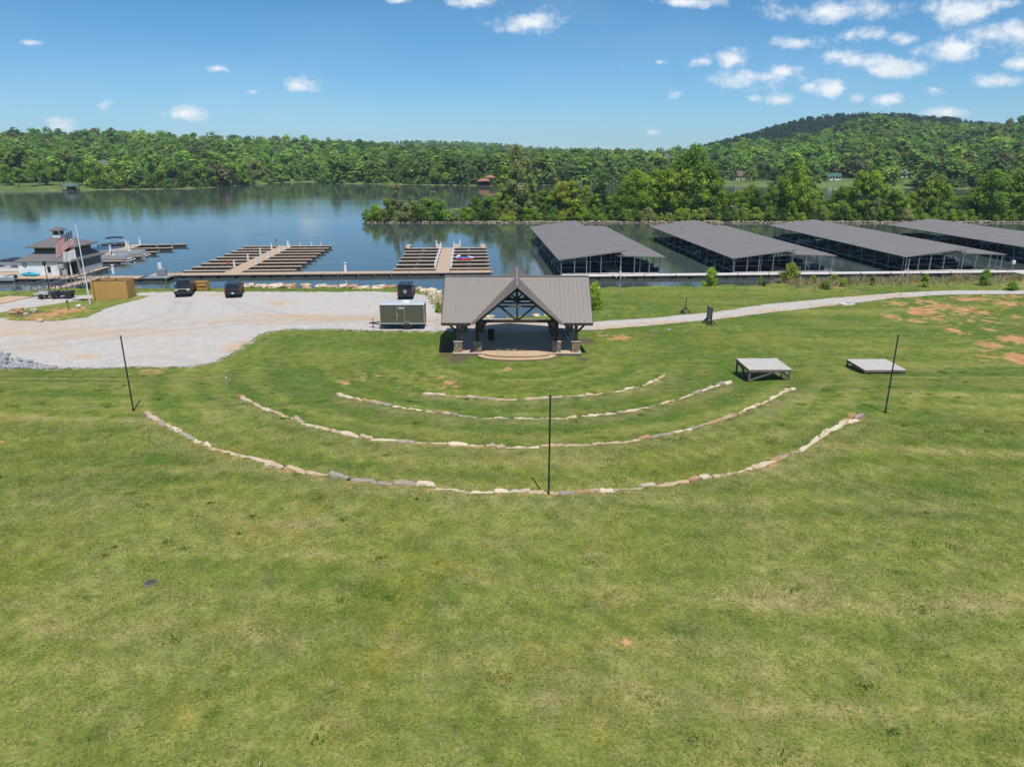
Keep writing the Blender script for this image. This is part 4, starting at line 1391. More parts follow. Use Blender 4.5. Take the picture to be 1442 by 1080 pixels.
g = np.random.default_rng(41)
sp = []
for i in range(42000):
    px = g.uniform(1085, 1500)
    p = PZ(px, 400, -1.0)
    sy = float(np.interp(p.x, SHX, SHY))
    d = abs(g.normal(0, 4.5)) + .2
    x, y = p.x, sy - d
    clump = .6 + .5 * math.sin(x * 1.3) * math.sin(x * .41 + y)
    sp.append((x, y, float(Hs(x, y)), max(.3, clump) * g.uniform(.5, 1.35)))
blades('lakeside_weeds', 'tall dry brownish weeds along the bank in front of the covered docks', sp, 42, [(.40, .30, .20), (.46, .36, .26), (.30, .27, .13), (.20, .27, .08), (.50, .41, .31)], 'weeds', .04)
sp = []
for i in range(15000):
    px = g.uniform(-20, 1120)
    p = PZ(px, 406, -1.0)
    sy = float(np.interp(p.x, SHX, SHY))
    d = abs(g.normal(0, 2.5)) + .3 if px < 640 else abs(g.normal(0, 2.0)) + .3
    x, y = p.x, sy - d
    sp.append((x, y, float(Hs(x, y)), g.uniform(.10, .34) * (.7 if px > 620 else 1)))
blades('bank_grass', 'uneven green and straw coloured grass on the lake bank', sp, 43, [(.13, .17, .03), (.17, .19, .05), (.22, .19, .09), (.09, .13, .025)])


# short turf: blades thick enough to read from the air, thinned on bare soil
g = np.random.default_rng(51)


def sample(arr, x, y):
    i = np.clip(((x - gx[0]) / .33).round().astype(int), 0, nx - 1)
    j = np.clip(((y - gy[0]) / .33).round().astype(int), 0, ny - 1)
    return arr[j, i]


LOTP = noisy_poly(lot, amp=.28, seed=3)


def turf(n, ya, yb, wfac, hlo, hhi):
    y = np.sqrt(g.uniform(ya ** 2, yb ** 2, n))
    x = g.uniform(-.86, .86, n) * (y + 6)
    # clumping
    c = np.sin(x * 1.7 + 2 * np.sin(y * .9)) * np.sin(y * 2.1 + 1.3 * np.sin(x * .8)) + .6 * np.sin(x * 5.1 + y * 3.7) + .5 * g.normal(size=n)
    k = (c > -.5) & (sample(clay, x, y) < .45) & (sample(soil, x, y) < .45)
    k &= ~((np.abs(x - .45) < 6) & (y > 60))
    x, y = x[k], y[k]
    k = ~inside(LOTP, x, y)
    tq, rq = np.arctan2(y - CY, x - CX), np.hypot(x - CX, y - CY)
    for t_, q_ in RPOL:
        k &= ~((np.abs(rq - np.interp(tq, t_, q_)) < .42) & (tq > t_[0]) & (tq < t_[-1]))
    x, y = x[k], y[k]
    h = g.uniform(hlo, hhi, len(x)) * (1 + .7 * (sample(lush, x, y) > .5))
    return np.column_stack([x, y, H(x, y), h])


tf = np.vstack([turf(360000, 12, 40, 1, .045, .10), turf(130000, 40, 72, 1, .04, .09)])
blades('lawn_grass', 'short mown turf of green, yellow green and straw coloured blades', tf, 52,
       [(.17, .26, .034), (.21, .28, .044), (.25, .30, .06), (.32, .31, .09), (.40, .35, .17), (.19, .27, .035), (.48, .42, .25)], wid=.036, lean_=1.3)
# darker coarse tufts dotted over the lawn
sp = []
for i in range(170):
    y0 = math.sqrt(g.uniform(14 ** 2, 56 ** 2))
    x0 = g.uniform(-.85, .85) * (y0 + 6)
    if float(sample(clay, np.array([x0]), np.array([y0]))[0]) > .3 or inside(LOTP, np.array([x0]), np.array([y0]))[0]:
        continue
    r = g.uniform(.05, .2)
    for _ in range(int(26 + 260 * r)):
        x, y = x0 + g.normal() * r * 1.4, y0 + g.normal() * r
        sp.append((x, y, zat(x, y), g.uniform(.05, .13)))
blades('grass_tufts', 'scattered darker coarse tufts of grass on the lawn', sp, 53, [(.10, .20, .018), (.12, .23, .022), (.085, .17, .018)], wid=.045)
# grass creeping over the ragged edge of the gravel
sp = []
PL = np.vstack([LOTP, noisy_poly([tuple(p)[:2] for p in path], amp=.16, seed=5)])
for x0, y0 in PL:
    if abs(x0) > 75 or y0 < 50:
        continue
    for _ in range(int(g.integers(0, 12))):
        x, y = x0 + g.normal() * .22, y0 + g.normal() * .28
        sp.append((x, y, zat(x, y), g.uniform(.06, .2)))
blades('edge_grass', 'ragged grass creeping over the edges of the gravel', sp, 54, [(.13, .20, .03), (.17, .22, .04), (.26, .26, .09), (.34, .29, .14)], wid=.05)

# ------------------------------------------------------------------ the open timber pavilion
PV = thing('pavilion', 'open timber frame pavilion with grey standing seam roof and tall front gable', 'pavilion', (0.45, 61.7, 0))
ZE, ZR, YE, YR, HL = 3.05, 6.40, -.7, 4.0, 6.63
SL_ = (ZR - ZE) / (YR - YE)
ZC, GX, GS = 6.42, 3.86, .84
YF, YB = -1.5, 9.5
YE2 = 2 * YR - YE


def zmain(y):
    return ZE + (y - YE) * SL_ if y <= YR else ZR - (y - YR) * SL_


def yval(x):
    return YE + (ZC - GS * abs(x) - ZE) / SL_


mb = MB()
XV = (ZC - ZE) / GS
xr = (ZC - ZR) / GS
for s in (-1, 1):
    for q in (1, -1):
        Q = (lambda y: y) if q > 0 else (lambda y: 2 * YR - y)
        f = [(s * XV, YE), (s * HL, YE), (s * HL, YR), (s * xr, YR)]
        mb.slab([(x, Q(y), zmain(y)) for x, y in f], .14)
        x = .22
        while x < HL:
            y0 = max(YE, yval(x) + .02) if x < XV else YE
            if y0 < YR - .05:
                mb.bar((s * x, Q(y0), zmain(y0) + .02), (s * x, Q(YR), ZR + .02), .035, .06)
            x += .41
mb.build('roof', M['roof_metal'], PV)
mb = MB()
for s in (-1, 1):
    f = [(0, YF), (s * GX, YF), (s * GX, yval(GX)), (s * xr, YR), (s * GX, 2 * YR - yval(GX)), (s * GX, YB), (0, YB)]
    mb.slab([(x, y, ZC - GS * abs(x)) for x, y in f], .13)
    y = YF + .2
    while y < YB:
        ym = min(y, 2 * YR - y)
        x1 = GX if ym < yval(GX) else max(.05, (ZC - zmain(ym)) / GS)
        if x1 > .1:
            mb.bar((s * .04, y, ZC + .0), (s * x1, y, ZC - GS * x1 + .015), .035, .06, up=(0, 1, 0))
        y += .41
mb.build('gable_roof', M['roof_metal'], PV)
mb = MB()
mb.bar((0, YF - .02, ZC + .03), (0, YB + .02, ZC + .03), .15, .05)
for s in (-1, 1):
    mb.bar((s * .14, YR, ZR + .035), (s * (HL + .02), YR, ZR + .035), .26, .06)
mb.build('ridge_cap', M['roof_metal'], PV)
mb = MB()
for s in (-1, 1):
    for y in (YE - .03, YE2 + .03):
        mb.bar((s * (XV + .05), y, ZE - .12), (s * HL, y, ZE - .12), .05, .24)
    for y0, y1 in ((YE, YR), (YE2, YR)):
        mb.bar((s * (HL + .03), y0, ZE - .1), (s * (HL + .03), y1, ZR - .1), .05, .24)
    for y in (YF - .03, YB + .03):
        mb.bar((0, y, ZC - .12), (s * GX, y, ZC - GS * GX - .12), .05, .26, up=(0, 1, 0))
mb.build('fascia', M['fascia'], PV)
mb = MB()
for s in (-1, 1):
    mb.bar((0, YF - .065, ZC - .06), (s * (GX + .03), YF - .065, ZC - GS * GX - .09), .018, .1, up=(0, 1, 0))
mb.build('drip_edge', M['roof_metal'], PV)


def truss(y):
    m = MB()
    b = .2
    m.bar((-3.5, y, 3.28), (3.5, y, 3.28), b, .24)                       # bottom chord
    for s in (-1, 1):
        m.bar((s * .02, y, ZC - .32), (s * 3.6, y, ZC - GS * 3.6 - .28), b, .22, up=(0, 1, 0))
        m.bar((s * .1, y, 3.4), (s * 1.5, y, 4.58), b * .8, .15)
        m.bar((s * .08, y, 4.98), (s * .85, y, 5.55), b * .8, .13)
    m.bar((0, y, 3.28), (0, y, ZC - .3), .17, .17, up=(0, 1, 0))
    m.bar((-1.6, y, 4.88), (1.6, y, 4.88), b * .9, .15)
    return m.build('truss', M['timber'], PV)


for y in (-1.0, 8.9):
    truss(y)
MB().bar((-1.72, -1.02, 4.58), (1.72, -1.02, 4.58), .24, .15).build('collar_beam', M['timber_face'], PV)
mb = MB()
for y in (0.1, 7.7):
    for s in (-1, 1):
        mb.bar((s * 3.2, y, 3.0), (s * 6.4, y, 3.0), .2, .22)
for s in (-1, 1):
    for x in (3.55, 5.27):
        mb.bar((s * x, YF + .4 if x < 4 else -.6, 3.02), (s * x, 8.6, 3.02), .18, .18)
    mb.bar((s * 5.27, .1, 3.2), (s * 5.27, YR, 6.0), .18, .2)
    mb.bar((s * 5.27, 7.7, 3.2), (s * 5.27, YR, 6.0), .18, .2)
    mb.bar((s * 6.35, -.5, 3.0), (s * 6.35, YR, ZR - .28), .14, .2)
    mb.bar((s * 6.35, 8.5, 3.0), (s * 6.35, YR, ZR - .28), .14, .2)
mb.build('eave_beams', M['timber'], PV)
for y in (0.1, 7.7):
    for x in (-5.27, -3.55, 3.55, 5.27):
        pl = MB().box((x, y, .58), (.74, .74, 1.2)).build('plinth', M['masonry'], PV, bevel=.03)
        MB().box((x, y, 1.215), (.82, .82, .07)).build('cap', M['cap'], pl, bevel=.015)
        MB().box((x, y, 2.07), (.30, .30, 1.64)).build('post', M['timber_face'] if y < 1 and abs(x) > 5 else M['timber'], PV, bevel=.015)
for x, y, s in ((-5.27, .1, -1), (5.27, .1, 1), (-3.55, .1, 1), (3.55, .1, -1), (-5.27, 7.7, -1), (5.27, 7.7, 1), (-3.55, 7.7, 1), (3.55, 7.7, -1)):
    m = MB()
    m.bar((x + s * .1, y, 2.05), (x + s * 1.0, y, 2.95 if abs(x) > 4 else 3.15), .16, .16)
    if abs(x) < 4:
        m.bar((x, y - .1, 2.2), (x, y - .95, 3.0), .16, .16)
    m.build('knee_brace', M['timber'], PV)
MB().box((0, 3.75, .13), (11.5, 8.7, .3)).build('stage', M['concrete_floor'], PV, bevel=.02)
m = MB()
for s in (-1, 1):
    m.box((s * 4.42, -.36, .12), (2.6, .5, .30))
m.build('edge_kerb', M['concrete'], PV, bevel=.01)
m = MB()
for s in (-1, 1):
    m.box((s * 4.42, -.625, .11), (2.64, .03, .26))
m.build('kerb_face', M['old_wood'], PV)


M['riser'] = pm('brown_step_riser', (.22, .14, .09), .9, var=.2)


def half_ellipse(a, b, y0, n=40):
    return [(-a, y0 + .9)] + [(-a * math.cos(math.pi * i / n), y0 - b * math.sin(math.pi * i / n) ** .75) for i in range(n + 1)] + [(a, y0 + .9)]


MB().prism(half_ellipse(3.5, 1.8, -.45), -.05, .16).build('step', M['concrete'], PV, bevel=.015)
MB().prism(half_ellipse(2.95, 1.2, -.45), .1, .30).build('step', M['concrete'], PV, bevel=.012)
MB().prism(half_ellipse(2.96, 1.212, -.45), .1, .262).build('step_riser', M['riser'], PV)
MB().prism(half_ellipse(3.51, 1.812, -.45), -.05, .1).build('step_riser', M['riser'], PV)

# things standing on the stage
t = thing('picnic_table', 'black metal picnic table at the right side of the pavilion stage', 'table', (4.55, 66.6, .28), .1)
MB().box((0, 0, .74), (.8, 1.8, .05)).build('table_top', M['black_metal'], t, bevel=.015)
for s in (-1, 1):
    MB().box((s * .75, 0, .45), (.28, 1.8, .045)).build('seat', M['black_metal'], t, bevel=.015)
    m = MB()
    m.bar((-.75, s * .65, .42), (.75, s * .65, .42), .05, .05)
    m.bar((-.6, s * .65, 0), (-.2, s * .65, .72), .06, .06)
    m.bar((.6, s * .65, 0), (.2, s * .65, .72), .06, .06)
    m.build('leg', M['black_metal'], t)
t = thing('litter_bin', 'black square litter bin at the left side of the pavilion stage', 'bin', (-2.0, 66.2, .28), 0)
MB().box((0, 0, .45), (.6, .6, .9), taper=1.04).build('bin_body', M['plastic'], t, bevel=.03)
MB().box((0, 0, .95), (.66, .66, .1), taper=.8).build('lid', M['black_metal'], t, bevel=.02)

# ------------------------------------------------------------------ poles, platforms, signs
for (bx, by, tx, ty), lb in (((188, 578.5, 170, 474), 'thin dark light pole standing beside the left end of the outermost stone row'),
                             ((772.5, 701, 773, 558), 'thin dark light pole standing in the middle of the front lawn'),
                             ((1246.5, 581, 1265, 473), 'thin dark light pole standing near the right end of the outermost stone row')):
    b = G(bx, by)
    top = PD(tx, ty, b.y).z
    t = thing('light_pole', lb, 'pole', b, 0, 'light poles round the seating')
    MB().tube((0, 0, -.2), (0, 0, top - b.z), .045, .04, 10).build('shaft', M['pole'], t, smooth=False)
    MB().tube((0, 0, top - b.z - .02), (0, 0, top - b.z + .05), .065, .04, 10).build('cap', M['black_metal'], t)
    MB().tube((0, 0, -.02), (0, 0, .12), .09, .07, 10).build('base', M['black_metal'], t)


def platform(name, label, fl, fr, bl, height, braces):
    """weathered deck: front-left, front-right and back-left corner points of the top"""
    ex = (fr - fl)
    w = ex.length
    rz = math.atan2(ex.y, ex.x)
    d = 3.2
    t = thing(name, label, 'platform', (fl.x, fl.y, fl.z - height), rz)
    m = MB()
    n = 16
    for i in range(n):
        m.box((w * .5, (i + .5) * d / n, height - .02), (w + rnd.uniform(-.02, .04), d / n - .012, .04))
    m.build('deck_boards', M['grey_wood'], t)
    m = MB()
    for y in (.02, d - .02):
        m.bar((0, y, height - .13), (w, y, height - .13), .05, .18)
    for x in (.02, w * .33, w * .66, w - .02):
        m.bar((x, .05, height - .13), (x, d - .05, height - .13), .05, .17)
    m.build('joists', M['old_wood'], t)
    for x in (.1, w - .1):
        for y in (.1, d * .5, d - .1):
            g0 = zat(*(Matrix.Rotation(rz, 2) @ Vector((x, y)) + Vector((fl.x, fl.y)))) - (fl.z - height)
            MB().box((x, y, (g0 - .1 + height - .05) / 2), (.13, .13, height - .05 - g0 + .1)).build('leg', M['old_wood'], t)
    if braces:
        m = MB()
        m.bar((.1, .05, .12), (w * .6, .05, height - .22), .04, .13)
        m.bar((w - .1, .05, .12), (w * .72, .05, height - .22), .04, .13)
        m.bar((w - .1, .1, .35), (w - .1, d - .1, .35), .04, .12)
        m.bar((.1, .1, .3), (.1, d - .1, height - .25), .04, .12)
        m.build('brace', M['old_wood'], t)
    return t


ga = G(1055, 538)
fl = PD(1055, 520.6, ga.y)
platform('wooden_platform', 'tall weathered grey wooden platform on braced legs behind the stone rows', fl, Vector((fl.x + 3.32, fl.y + .05, fl.z)), None, fl.z - ga.z, True)
gb = G(1218, 527)
fl = PD(1218, 521, gb.y)
tp_ = platform('wooden_platform', 'low weathered grey wooden platform lying beside the right hand pole', fl, Vector((fl.x + 3.35, fl.y + .05, fl.z)), None, fl.z - gb.z, False)


def sign(name, label, loc, rz, board):
    t = thing(name, label, 'sign', loc, rz)
    for s in (-1, 1):
        x = s * .55 if board else s * .0
        if not board and s > 0:
            continue
        m = MB()
        m.bar((x, 0, 0), (x, 0, 1.9), .09, .09)
        m.build('post', M['black_metal'], t)
        m = MB()
        for a in (-1, 1):
            m.bar((x, a * .55, .03), (x, 0, .62), .08, .08)
            m.bar((x + a * .45, 0, .03), (x, 0, .58), .07, .07)
        m.build('foot', M['black_metal'], t)
    if board:
        fr = MB()
        for z in (.62, 1.82):
            fr.bar((-.55, 0, z), (.55, 0, z), .07, .07)
        fr.build('frame', M['black_metal'], t)
        MB().box((0, 0, 1.22), (1.0, .04, 1.12)).build('board', M['slate'], t)
    return t


M['slate'] = pm('sign_board', (.20, .24, .26), .5, var=.2, scale=3)
p = G(998, 457)
sign('event_sign', 'black framed board sign on splayed feet at the near side of the gravel path', p, math.radians(100), True)
p = G(965, 441)
t = thing('event_sign', 'black framed board sign turned edge on, standing in the grass beyond the gravel path', 'sign', p, math.radians(75))
for s in (-1, 1):
    m = MB()
    m.bar((s * .5, 0, 0), (s * .5, 0, 1.75), .08, .08)
    m.build('post', M['black_metal'], t)
    m = MB()
    for a in (-1, 1):
        m.bar((s * .5, a * .6, .03), (s * .5, 0, .6), .08, .08)
        m.bar((s * .5 + a * .4, 0, .03), (s * .5, 0, .55), .07, .07)
    m.build('foot', M['black_metal'], t)
MB().box((0, 0, 1.15), (.92, .05, 1.05)).build('board', M['slate'], t)
m = MB()
for z in (.58, 1.71):
    m.bar((-.5, 0, z), (.5, 0, z), .08, .08)
m.build('frame', M['black_metal'], t)

p = G(320, 544)
t = thing('survey_stake', 'thin pale wooden stake standing in the grass below the gravel lot', 'stake', p)
MB().box((0, 0, .25), (.06, .06, .75)).build('shaft', M['cap'], t)
MB().box((0, 0, .68), (.09, .09, .1)).build('flag_tape', M['trim_white'], t)
p = G(212, 821)
t = thing('drain_cover', 'small dark drain cover set in the lawn at the left', 'drain cover', (p.x, p.y, p.z + .02))
MB().lathe([(.02, -.02), (.24, -.02), (.24, .01), (.21, .018)], 20).build('rim', M['old_wood'], t)
m = MB()
for i in range(-2, 3):
    m.box((i * .075, 0, .02), (.03, .34 if abs(i) < 2 else .24, .02))
m.build('grate', M['black_metal'], t)
p = G(1192, 429)
t = thing('concrete_drain', 'flat pale concrete drain head at the near edge of the gravel path', 'drain', (p.x, p.y, p.z), .2)
MB().box((0, 0, .06), (1.6, .9, .2)).build('slab', M['dock_concrete'], t, bevel=.03)
MB().box((.3, -.02, .175), (.6, .5, .035)).build('cover', M['galv'], t)
p = G(942, 464)
t = thing('drain_grate', 'little grey green drain grate in the grass below the signs', 'drain cover', (p.x, p.y, p.z), .2)
MB().lathe([(.02, 0), (.24, 0), (.2, .08), (.02, .1)], 16).build('dome', M['galv'], t)


# ------------------------------------------------------------------ vehicles  (front towards -y)
def wheel(parent, x, y, r, w=.24, name='wheel'):
    tw = MB().lathe([(r * .62, -w / 2), (r * .93, -w / 2), (r, -w * .33), (r, w * .33), (r * .93, w / 2), (r * .62, w / 2)], 22, (x, y, r), 'x').build(name, M['rubber'], parent)
    s = 1 if x > 0 else -1
    m = MB()
    m.lathe([(.03, s * w * .36), (r * .16, s * w * .40), (r * .2, s * w * .34), (r * .60, s * w * .42), (r * .63, s * w * .2)], 16, (x, y, r), 'x')
    m.build('rim', M['rim'], tw)
    return tw


def vehicle(name, label, cat, loc, rz, paint, L=4.9, Wd=1.9, kind='suv'):
    t = thing(name, label, cat, loc, rz)
    hw = Wd / 2
    f, b = -L / 2, L / 2
    wr = .38
    ya, yb = f + .95, b - 1.05
    body = MB()
    if kind == 'pickup':
        low = [(f, .42), (f - .02, .9), (f + .12, 1.08), (f + 1.5, 1.16), (f + 3.4, 1.18), (b - .02, 1.18), (b, .5), (b - .1, .42)]
        gh = [(f + 1.45, 1.14), (f + 3.55, 1.14), (f + 3.35, 1.84), (f + 2.05, 1.84)]
    elif kind == 'jeep':
        low = [(f, .5), (f, 1.08), (f + 1.25, 1.14), (b - .02, 1.16), (b, .55)]
        gh = [(f + 1.2, 1.12), (b - .02, 1.12), (b - .06, 1.86), (f + 1.55, 1.86)]
    else:
        low = [(f + .05, .36), (f, .8), (f + .1, .98), (f + 1.35, 1.09), (b - .03, 1.1), (b, .55), (b - .12, .36)]
        gh = [(f + 1.15, 1.06), (b - .04, 1.06), (b - .4, 1.78), (f + 2.0, 1.78)]
    body.sprism(low, hw)
    th = .80 if kind != 'jeep' else .92
    g0, g1, g2, g3 = gh
    hb, ht = hw - .03, (hw - .03) * th
    body.hexa([(-hb, g0[0], g0[1]), (hb, g0[0], g0[1]), (hb, g1[0], g1[1]), (-hb, g1[0], g1[1])],
              [(-ht, g3[0], g3[1]), (ht, g3[0], g3[1]), (ht, g2[0], g2[1]), (-ht, g2[0], g2[1])])
    body.build('body', paint, t, bevel=.05)

    def pane(nm, q, inset=.1, out=.012, m=M['glass']):
        q = [Vector(v) for v in q]
        c = sum(q, Vector()) / 4
        n = (q[1] - q[0]).cross(q[3] - q[0]).normalized()
        q = [v.lerp(c, inset) + n * out for v in q]
        MB().add([*q, *[v - n * .02 for v in q]], [(0, 1, 2, 3), (7, 6, 5, 4), (0, 4, 5, 1), (1, 5, 6, 2), (2, 6, 7, 3), (3, 7, 4, 0)]).build(nm, m, t)
    A = lambda s, p, h: (s * h, p[0], p[1])
    up = lambda p: (p[0], p[1] + .07)
    pane('windshield', [A(-1, up(g0), hb), A(1, up(g0), hb), A(1, g3, ht), A(-1, g3, ht)], .08)
    pane('rear_window', [A(1, up(g1), hb), A(-1, up(g1), hb), A(-1, g2, ht), A(1, g2, ht)], .12)
    for s in (-1, 1):
        P0, P1, P2, P3 = A(s, up(g0), hb), A(s, up(g1), hb), A(s, g2, ht), A(s, g3, ht)
        v = [Vector(x) for x in (P0, P1, P2, P3)]
        for a0, a1 in ((.06, .47), (.51, .95)):
            q = [v[0].lerp(v[1], a0), v[0].lerp(v[1], a1), v[3].lerp(v[2], a1), v[3].lerp(v[2], a0)]
            pane('side_window', q if s > 0 else [q[1], q[0], q[3], q[2]], .07)
        for y in (ya, yb):
            wheel(t, s * (hw - .1), y, wr)
            m = MB()
            n = 9
            for k in range(n):
                a, c = math.pi * k / n, math.pi * (k + 1) / n
                m.bar((s * (hw + .005), y - .47 * math.cos(a), wr + .47 * math.sin(a)), (s * (hw + .005), y - .47 * math.cos(c), wr + .47 * math.sin(c)), .06, .09, up=(s, 0, 0))
            m.build('fender', M['plastic'] if kind != 'suv' else paint, t)
        MB().box((s * (hw + .12), g0[0] + .45, 1.2), (.2, .12, .17)).build('mirror', M['plastic'], t, bevel=.03)
        MB().box((s * (hw - .26), f - .012, .86), (.30, .05, .13)).build('headlight', M['lamp_clear'], t, bevel=.02)
        MB().box((s * (hw - .12), b + .0, .98), (.16, .05, .32)).build('taillight', M['lamp_red'], t, bevel=.02)
        MB().box((s * (hw + .008), g0[0] + 1.2, .95), (.02, .18, .035)).build('door_handle', M['plastic'], t)
    MB().box((0, f - .06, .52), (Wd * .96, .16, .22)).build('front_bumper', M['plastic'] if kind != 'suv' else paint, t, bevel=.04)
    MB().box((0, b + .06, .52), (Wd * .96, .16, .22)).build('rear_bumper', M['rim'] if kind == 'pickup' else M['plastic'], t, bevel=.04)
    m = MB()
    for k in range(5):
        m.box((0, f - .02, .74 + k * .055), (Wd * .48, .05, .03))
    m.build('grille', M['plastic'], t)
    MB().box((0, b + .145 if kind != 'jeep' else b + .05, .62 if kind != 'jeep' else .72), (.31, .012, .16)).build('license_plate', M['plate'], t)
    if kind == 'pickup':
        m = MB()
        m.box((0, f + 4.45, 1.192), (Wd * .84, L - 3.75, .02))
        m.build('bed_cover', M['plastic'], t)
    if kind == 'jeep':
        m = MB()
        m.lathe([(.05, -.1), (.35, -.1), (.38, -.05), (.38, .08), (.3, .1), (.28, .06), (.05, .07)], 22)
        o = m.build('spare_wheel', M['rubber'], t, loc=(0.0, b + .14, 1.02))
        o.rotation_euler = (-math.pi / 2, 0, 0)
        MB().lathe([(.02, .07), (.2, .09), (.24, .07)], 16).build('rim', M['rim'], o)
        for s in (-1, 1):
            MB().box((s * .4, (g0[0] + g1[0]) / 2 + .2, 1.9), (.04, 2.0, .05)).build('roof_rail', M['plastic'], t)
    if kind == 'suv':
        for s in (-1, 1):
            MB().box((s * ht * .88, (g3[0] + g2[0]) / 2, 1.815), (.05, 1.9, .05)).build('roof_rail', M['rim'], t)
    return t


p = PZ(256, 418, .05)
vehicle('pickup_truck', 'dark green pickup truck facing the lawn beside the small wooden shed', 'pickup truck', (p.x - .5, p.y + 2.4, .05), math.radians(16), M['green_paint'], 5.5, 1.95, 'pickup')
p = PZ(328, 419.5, .05)
vehicle('suv', 'black sport utility vehicle with its tail to the lawn in the middle of the lot', 'car', (p.x - .6, p.y + 2.3, .05), math.radians(16 + 180), M['black_paint'], 4.9, 1.95, 'suv')
p = PZ(570, 421, .05)
vehicle('off_road_car', 'dark blue boxy off road car with rear spare wheel parked behind the trailer', 'car', (p.x, p.y + 1.6, .05), math.radians(180 + 4), M['navy_paint'], 4.2, 1.9, 'jeep')

# cargo trailer
M['trailer_roof'] = pm('trailer_roof', (.52, .54, .56), .45, .1, var=.08)
p = PZ(536, 464, .05)
q = PZ(598, 464, .05)
TL = q.x - p.x
t = thing('cargo_trailer', 'olive green enclosed cargo trailer with white roof parked at the lawn edge', 'trailer', (p.x + TL / 2, p.y + 1.05, .05), .01)
hl = TL / 2
MB().box((0, 0, 1.55), (TL - .06, 2.05, 1.88)).build('body', M['olive'], t, bevel=.04)
m = MB()
m.box((0, 0, 2.54), (TL + .02, 2.13, .1))
m.box((0, 0, 2.62), (TL - .12, 1.7, .08), taper=.96)
m.build('roof', M['trailer_roof'], t, bevel=.03)
m = MB()
m.box((0, -1.035, .62), (TL + .02, .05, .12))
m.box((0, 1.035, .62), (TL + .02, .05, .12))
for s in (-1, 1):
    m.box((s * (hl - .02), -1.02, 1.55), (.07, .06, 1.9))
m.build('trim', M['alu'], t)
MB().box((0, 0, .46), (TL - .1, 1.9, .2)).build('chassis', M['black_metal'], t)
d_ = MB().box((-.15, -1.035, 1.52), (.78, .03, 1.72)).build('door', M['olive'], t)
m = MB()
for x in (-.55, .25):
    m.box((x, -1.058, 1.52), (.03, .014, 1.76))
for z in (.65, 2.39):
    m.box((-.15, -1.058, z), (.83, .014, .03))
m.build('frame', M['alu'], d_)
MB().box((-.46, -1.07, 1.5), (.06, .05, .3)).build('handle', M['alu'], d_)
MB().box((-.05, -1.06, 2.22), (.62, .025, .09)).build('vent', M['trim_white'], t)
for s in (-1, 1):
    wheel(t, .42, 0, .36, .2).rotation_euler = (0, 0, -s * math.pi / 2)
for ch in [c for c in t.children if c.name.startswith('wheel')]:
    ch.location = (.45, 0, 0)
    s = -1 if ch.rotation_euler.z > 0 else 1
    # wheel was modelled at x=.42: swing it out to the trailer side
    for v in ch.data.vertices:
        v.co.x += .50
    for c2 in ch.children:
        for v in c2.data.vertices:
            v.co.x += .50
m = MB()
for s in (-1, 1):
    for k in range(8):
        a, c = math.pi * k / 8, math.pi * (k + 1) / 8
        m.bar((.45 - .45 * math.cos(a), s * 1.05, .36 + .45 * math.sin(a)), (.45 - .45 * math.cos(c), s * 1.05, .36 + .45 * math.sin(c)), .2, .03, up=(0, 0, 1))
m.build('mudguard', M['alu'], t)
m = MB()
m.bar((-hl, -.7, .45), (-hl - 1.15, 0, .45), .08, .1)
m.bar((-hl, .7, .45), (-hl - 1.15, 0, .45), .08, .1)
m.box((-hl - 1.2, 0, .45), (.25, .12, .12))
m.build('tongue', M['black_metal'], t)
m = MB()
m.tube((-hl - .95, 0, .05), (-hl - .95, 0, .95), .04, .04, 8)
m.box((-hl - .95, 0, .03), (.2, .2, .06))
m.build('jack', M['black_metal'], t)
m = MB()
m.box((.35, .15, 2.72), (.66, .62, .16), taper=.85)
m.build('roof_vent', M['trim_white'], t, bevel=.02)
MB().box((-hl + .3, -1.06, .7), (.1, .03, .05)).build('marker_light', M['pine'], t)
MB().box((hl - .12, -1.06, .7), (.1, .03, .05)).build('marker_light', M['lamp_red'], t)

# utility cart with a small flat trailer
p = PZ(84, 421.5, .05)
t = thing('utility_cart', 'small dark green utility cart parked below the gangway', 'cart', (p.x, p.y + .8, .09), math.radians(-86))
MB().sprism([(-1.2, .35), (-1.25, .75), (-.55, .9), (-.45, .5), (.3, .5), (.35, .85), (1.2, .85), (1.2, .4)], .62).build('body', M['green_paint'], t, bevel=.04)
m = MB()
for s in (-1, 1):
    m.tube((s * .55, -.6, .85), (s * .5, -.4, 1.65), .03)
    m.tube((s * .55, .3, .8), (s * .5, .2, 1.65), .03)
    m.tube((s * .5, -.4, 1.65), (s * .5, .2, 1.65), .03)
m.build('roll_cage', M['black_metal'], t)
MB().box((0, -.1, 1.68), (1.15, 1.0, .05)).build('roof', M['black_metal'], t, bevel=.02)
MB().box((0, .05, .68), (1.05, .45, .2)).build('seat', M['plastic'], t, bevel=.04)
for x in (-.55, .55):
    for y in (-.85, .8):
        wheel(t, x, y, .3, .22)
t = thing('flat_trailer', 'little grey flat trailer behind the utility cart', 'trailer', (p.x - 2.3, p.y + .6, .09), math.radians(-86))
m = MB()
m.box((0, 0, .55), (1.2, 1.7, .08))
m.box((0, .86, .72), (1.2, .05, .35))
m.box((-.6, 0, .66), (.05, 1.7, .22))
m.box((.6, 0, .66), (.05, 1.7, .22))
m.build('bed', M['alu'], t)
m = MB()
m.bar((0, .85, .5), (0, 1.5, .45), .06, .06)
m.build('tongue', M['black_metal'], t)
for x in (-.62, .62):
    wheel(t, x, 0, .3, .18)

# ------------------------------------------------------------------ enclosures near the lot
a = PZ(131, 422.3, .1)
b = PZ(181, 421, .1)
rz = math.atan2(b.y - a.y, b.x - a.x)
w = (b - a).length
t = thing('bin_enclosure', 'tall yellow pine board enclosure beside the flagpole lawn', 'enclosure', (a.x, a.y, .08), rz)


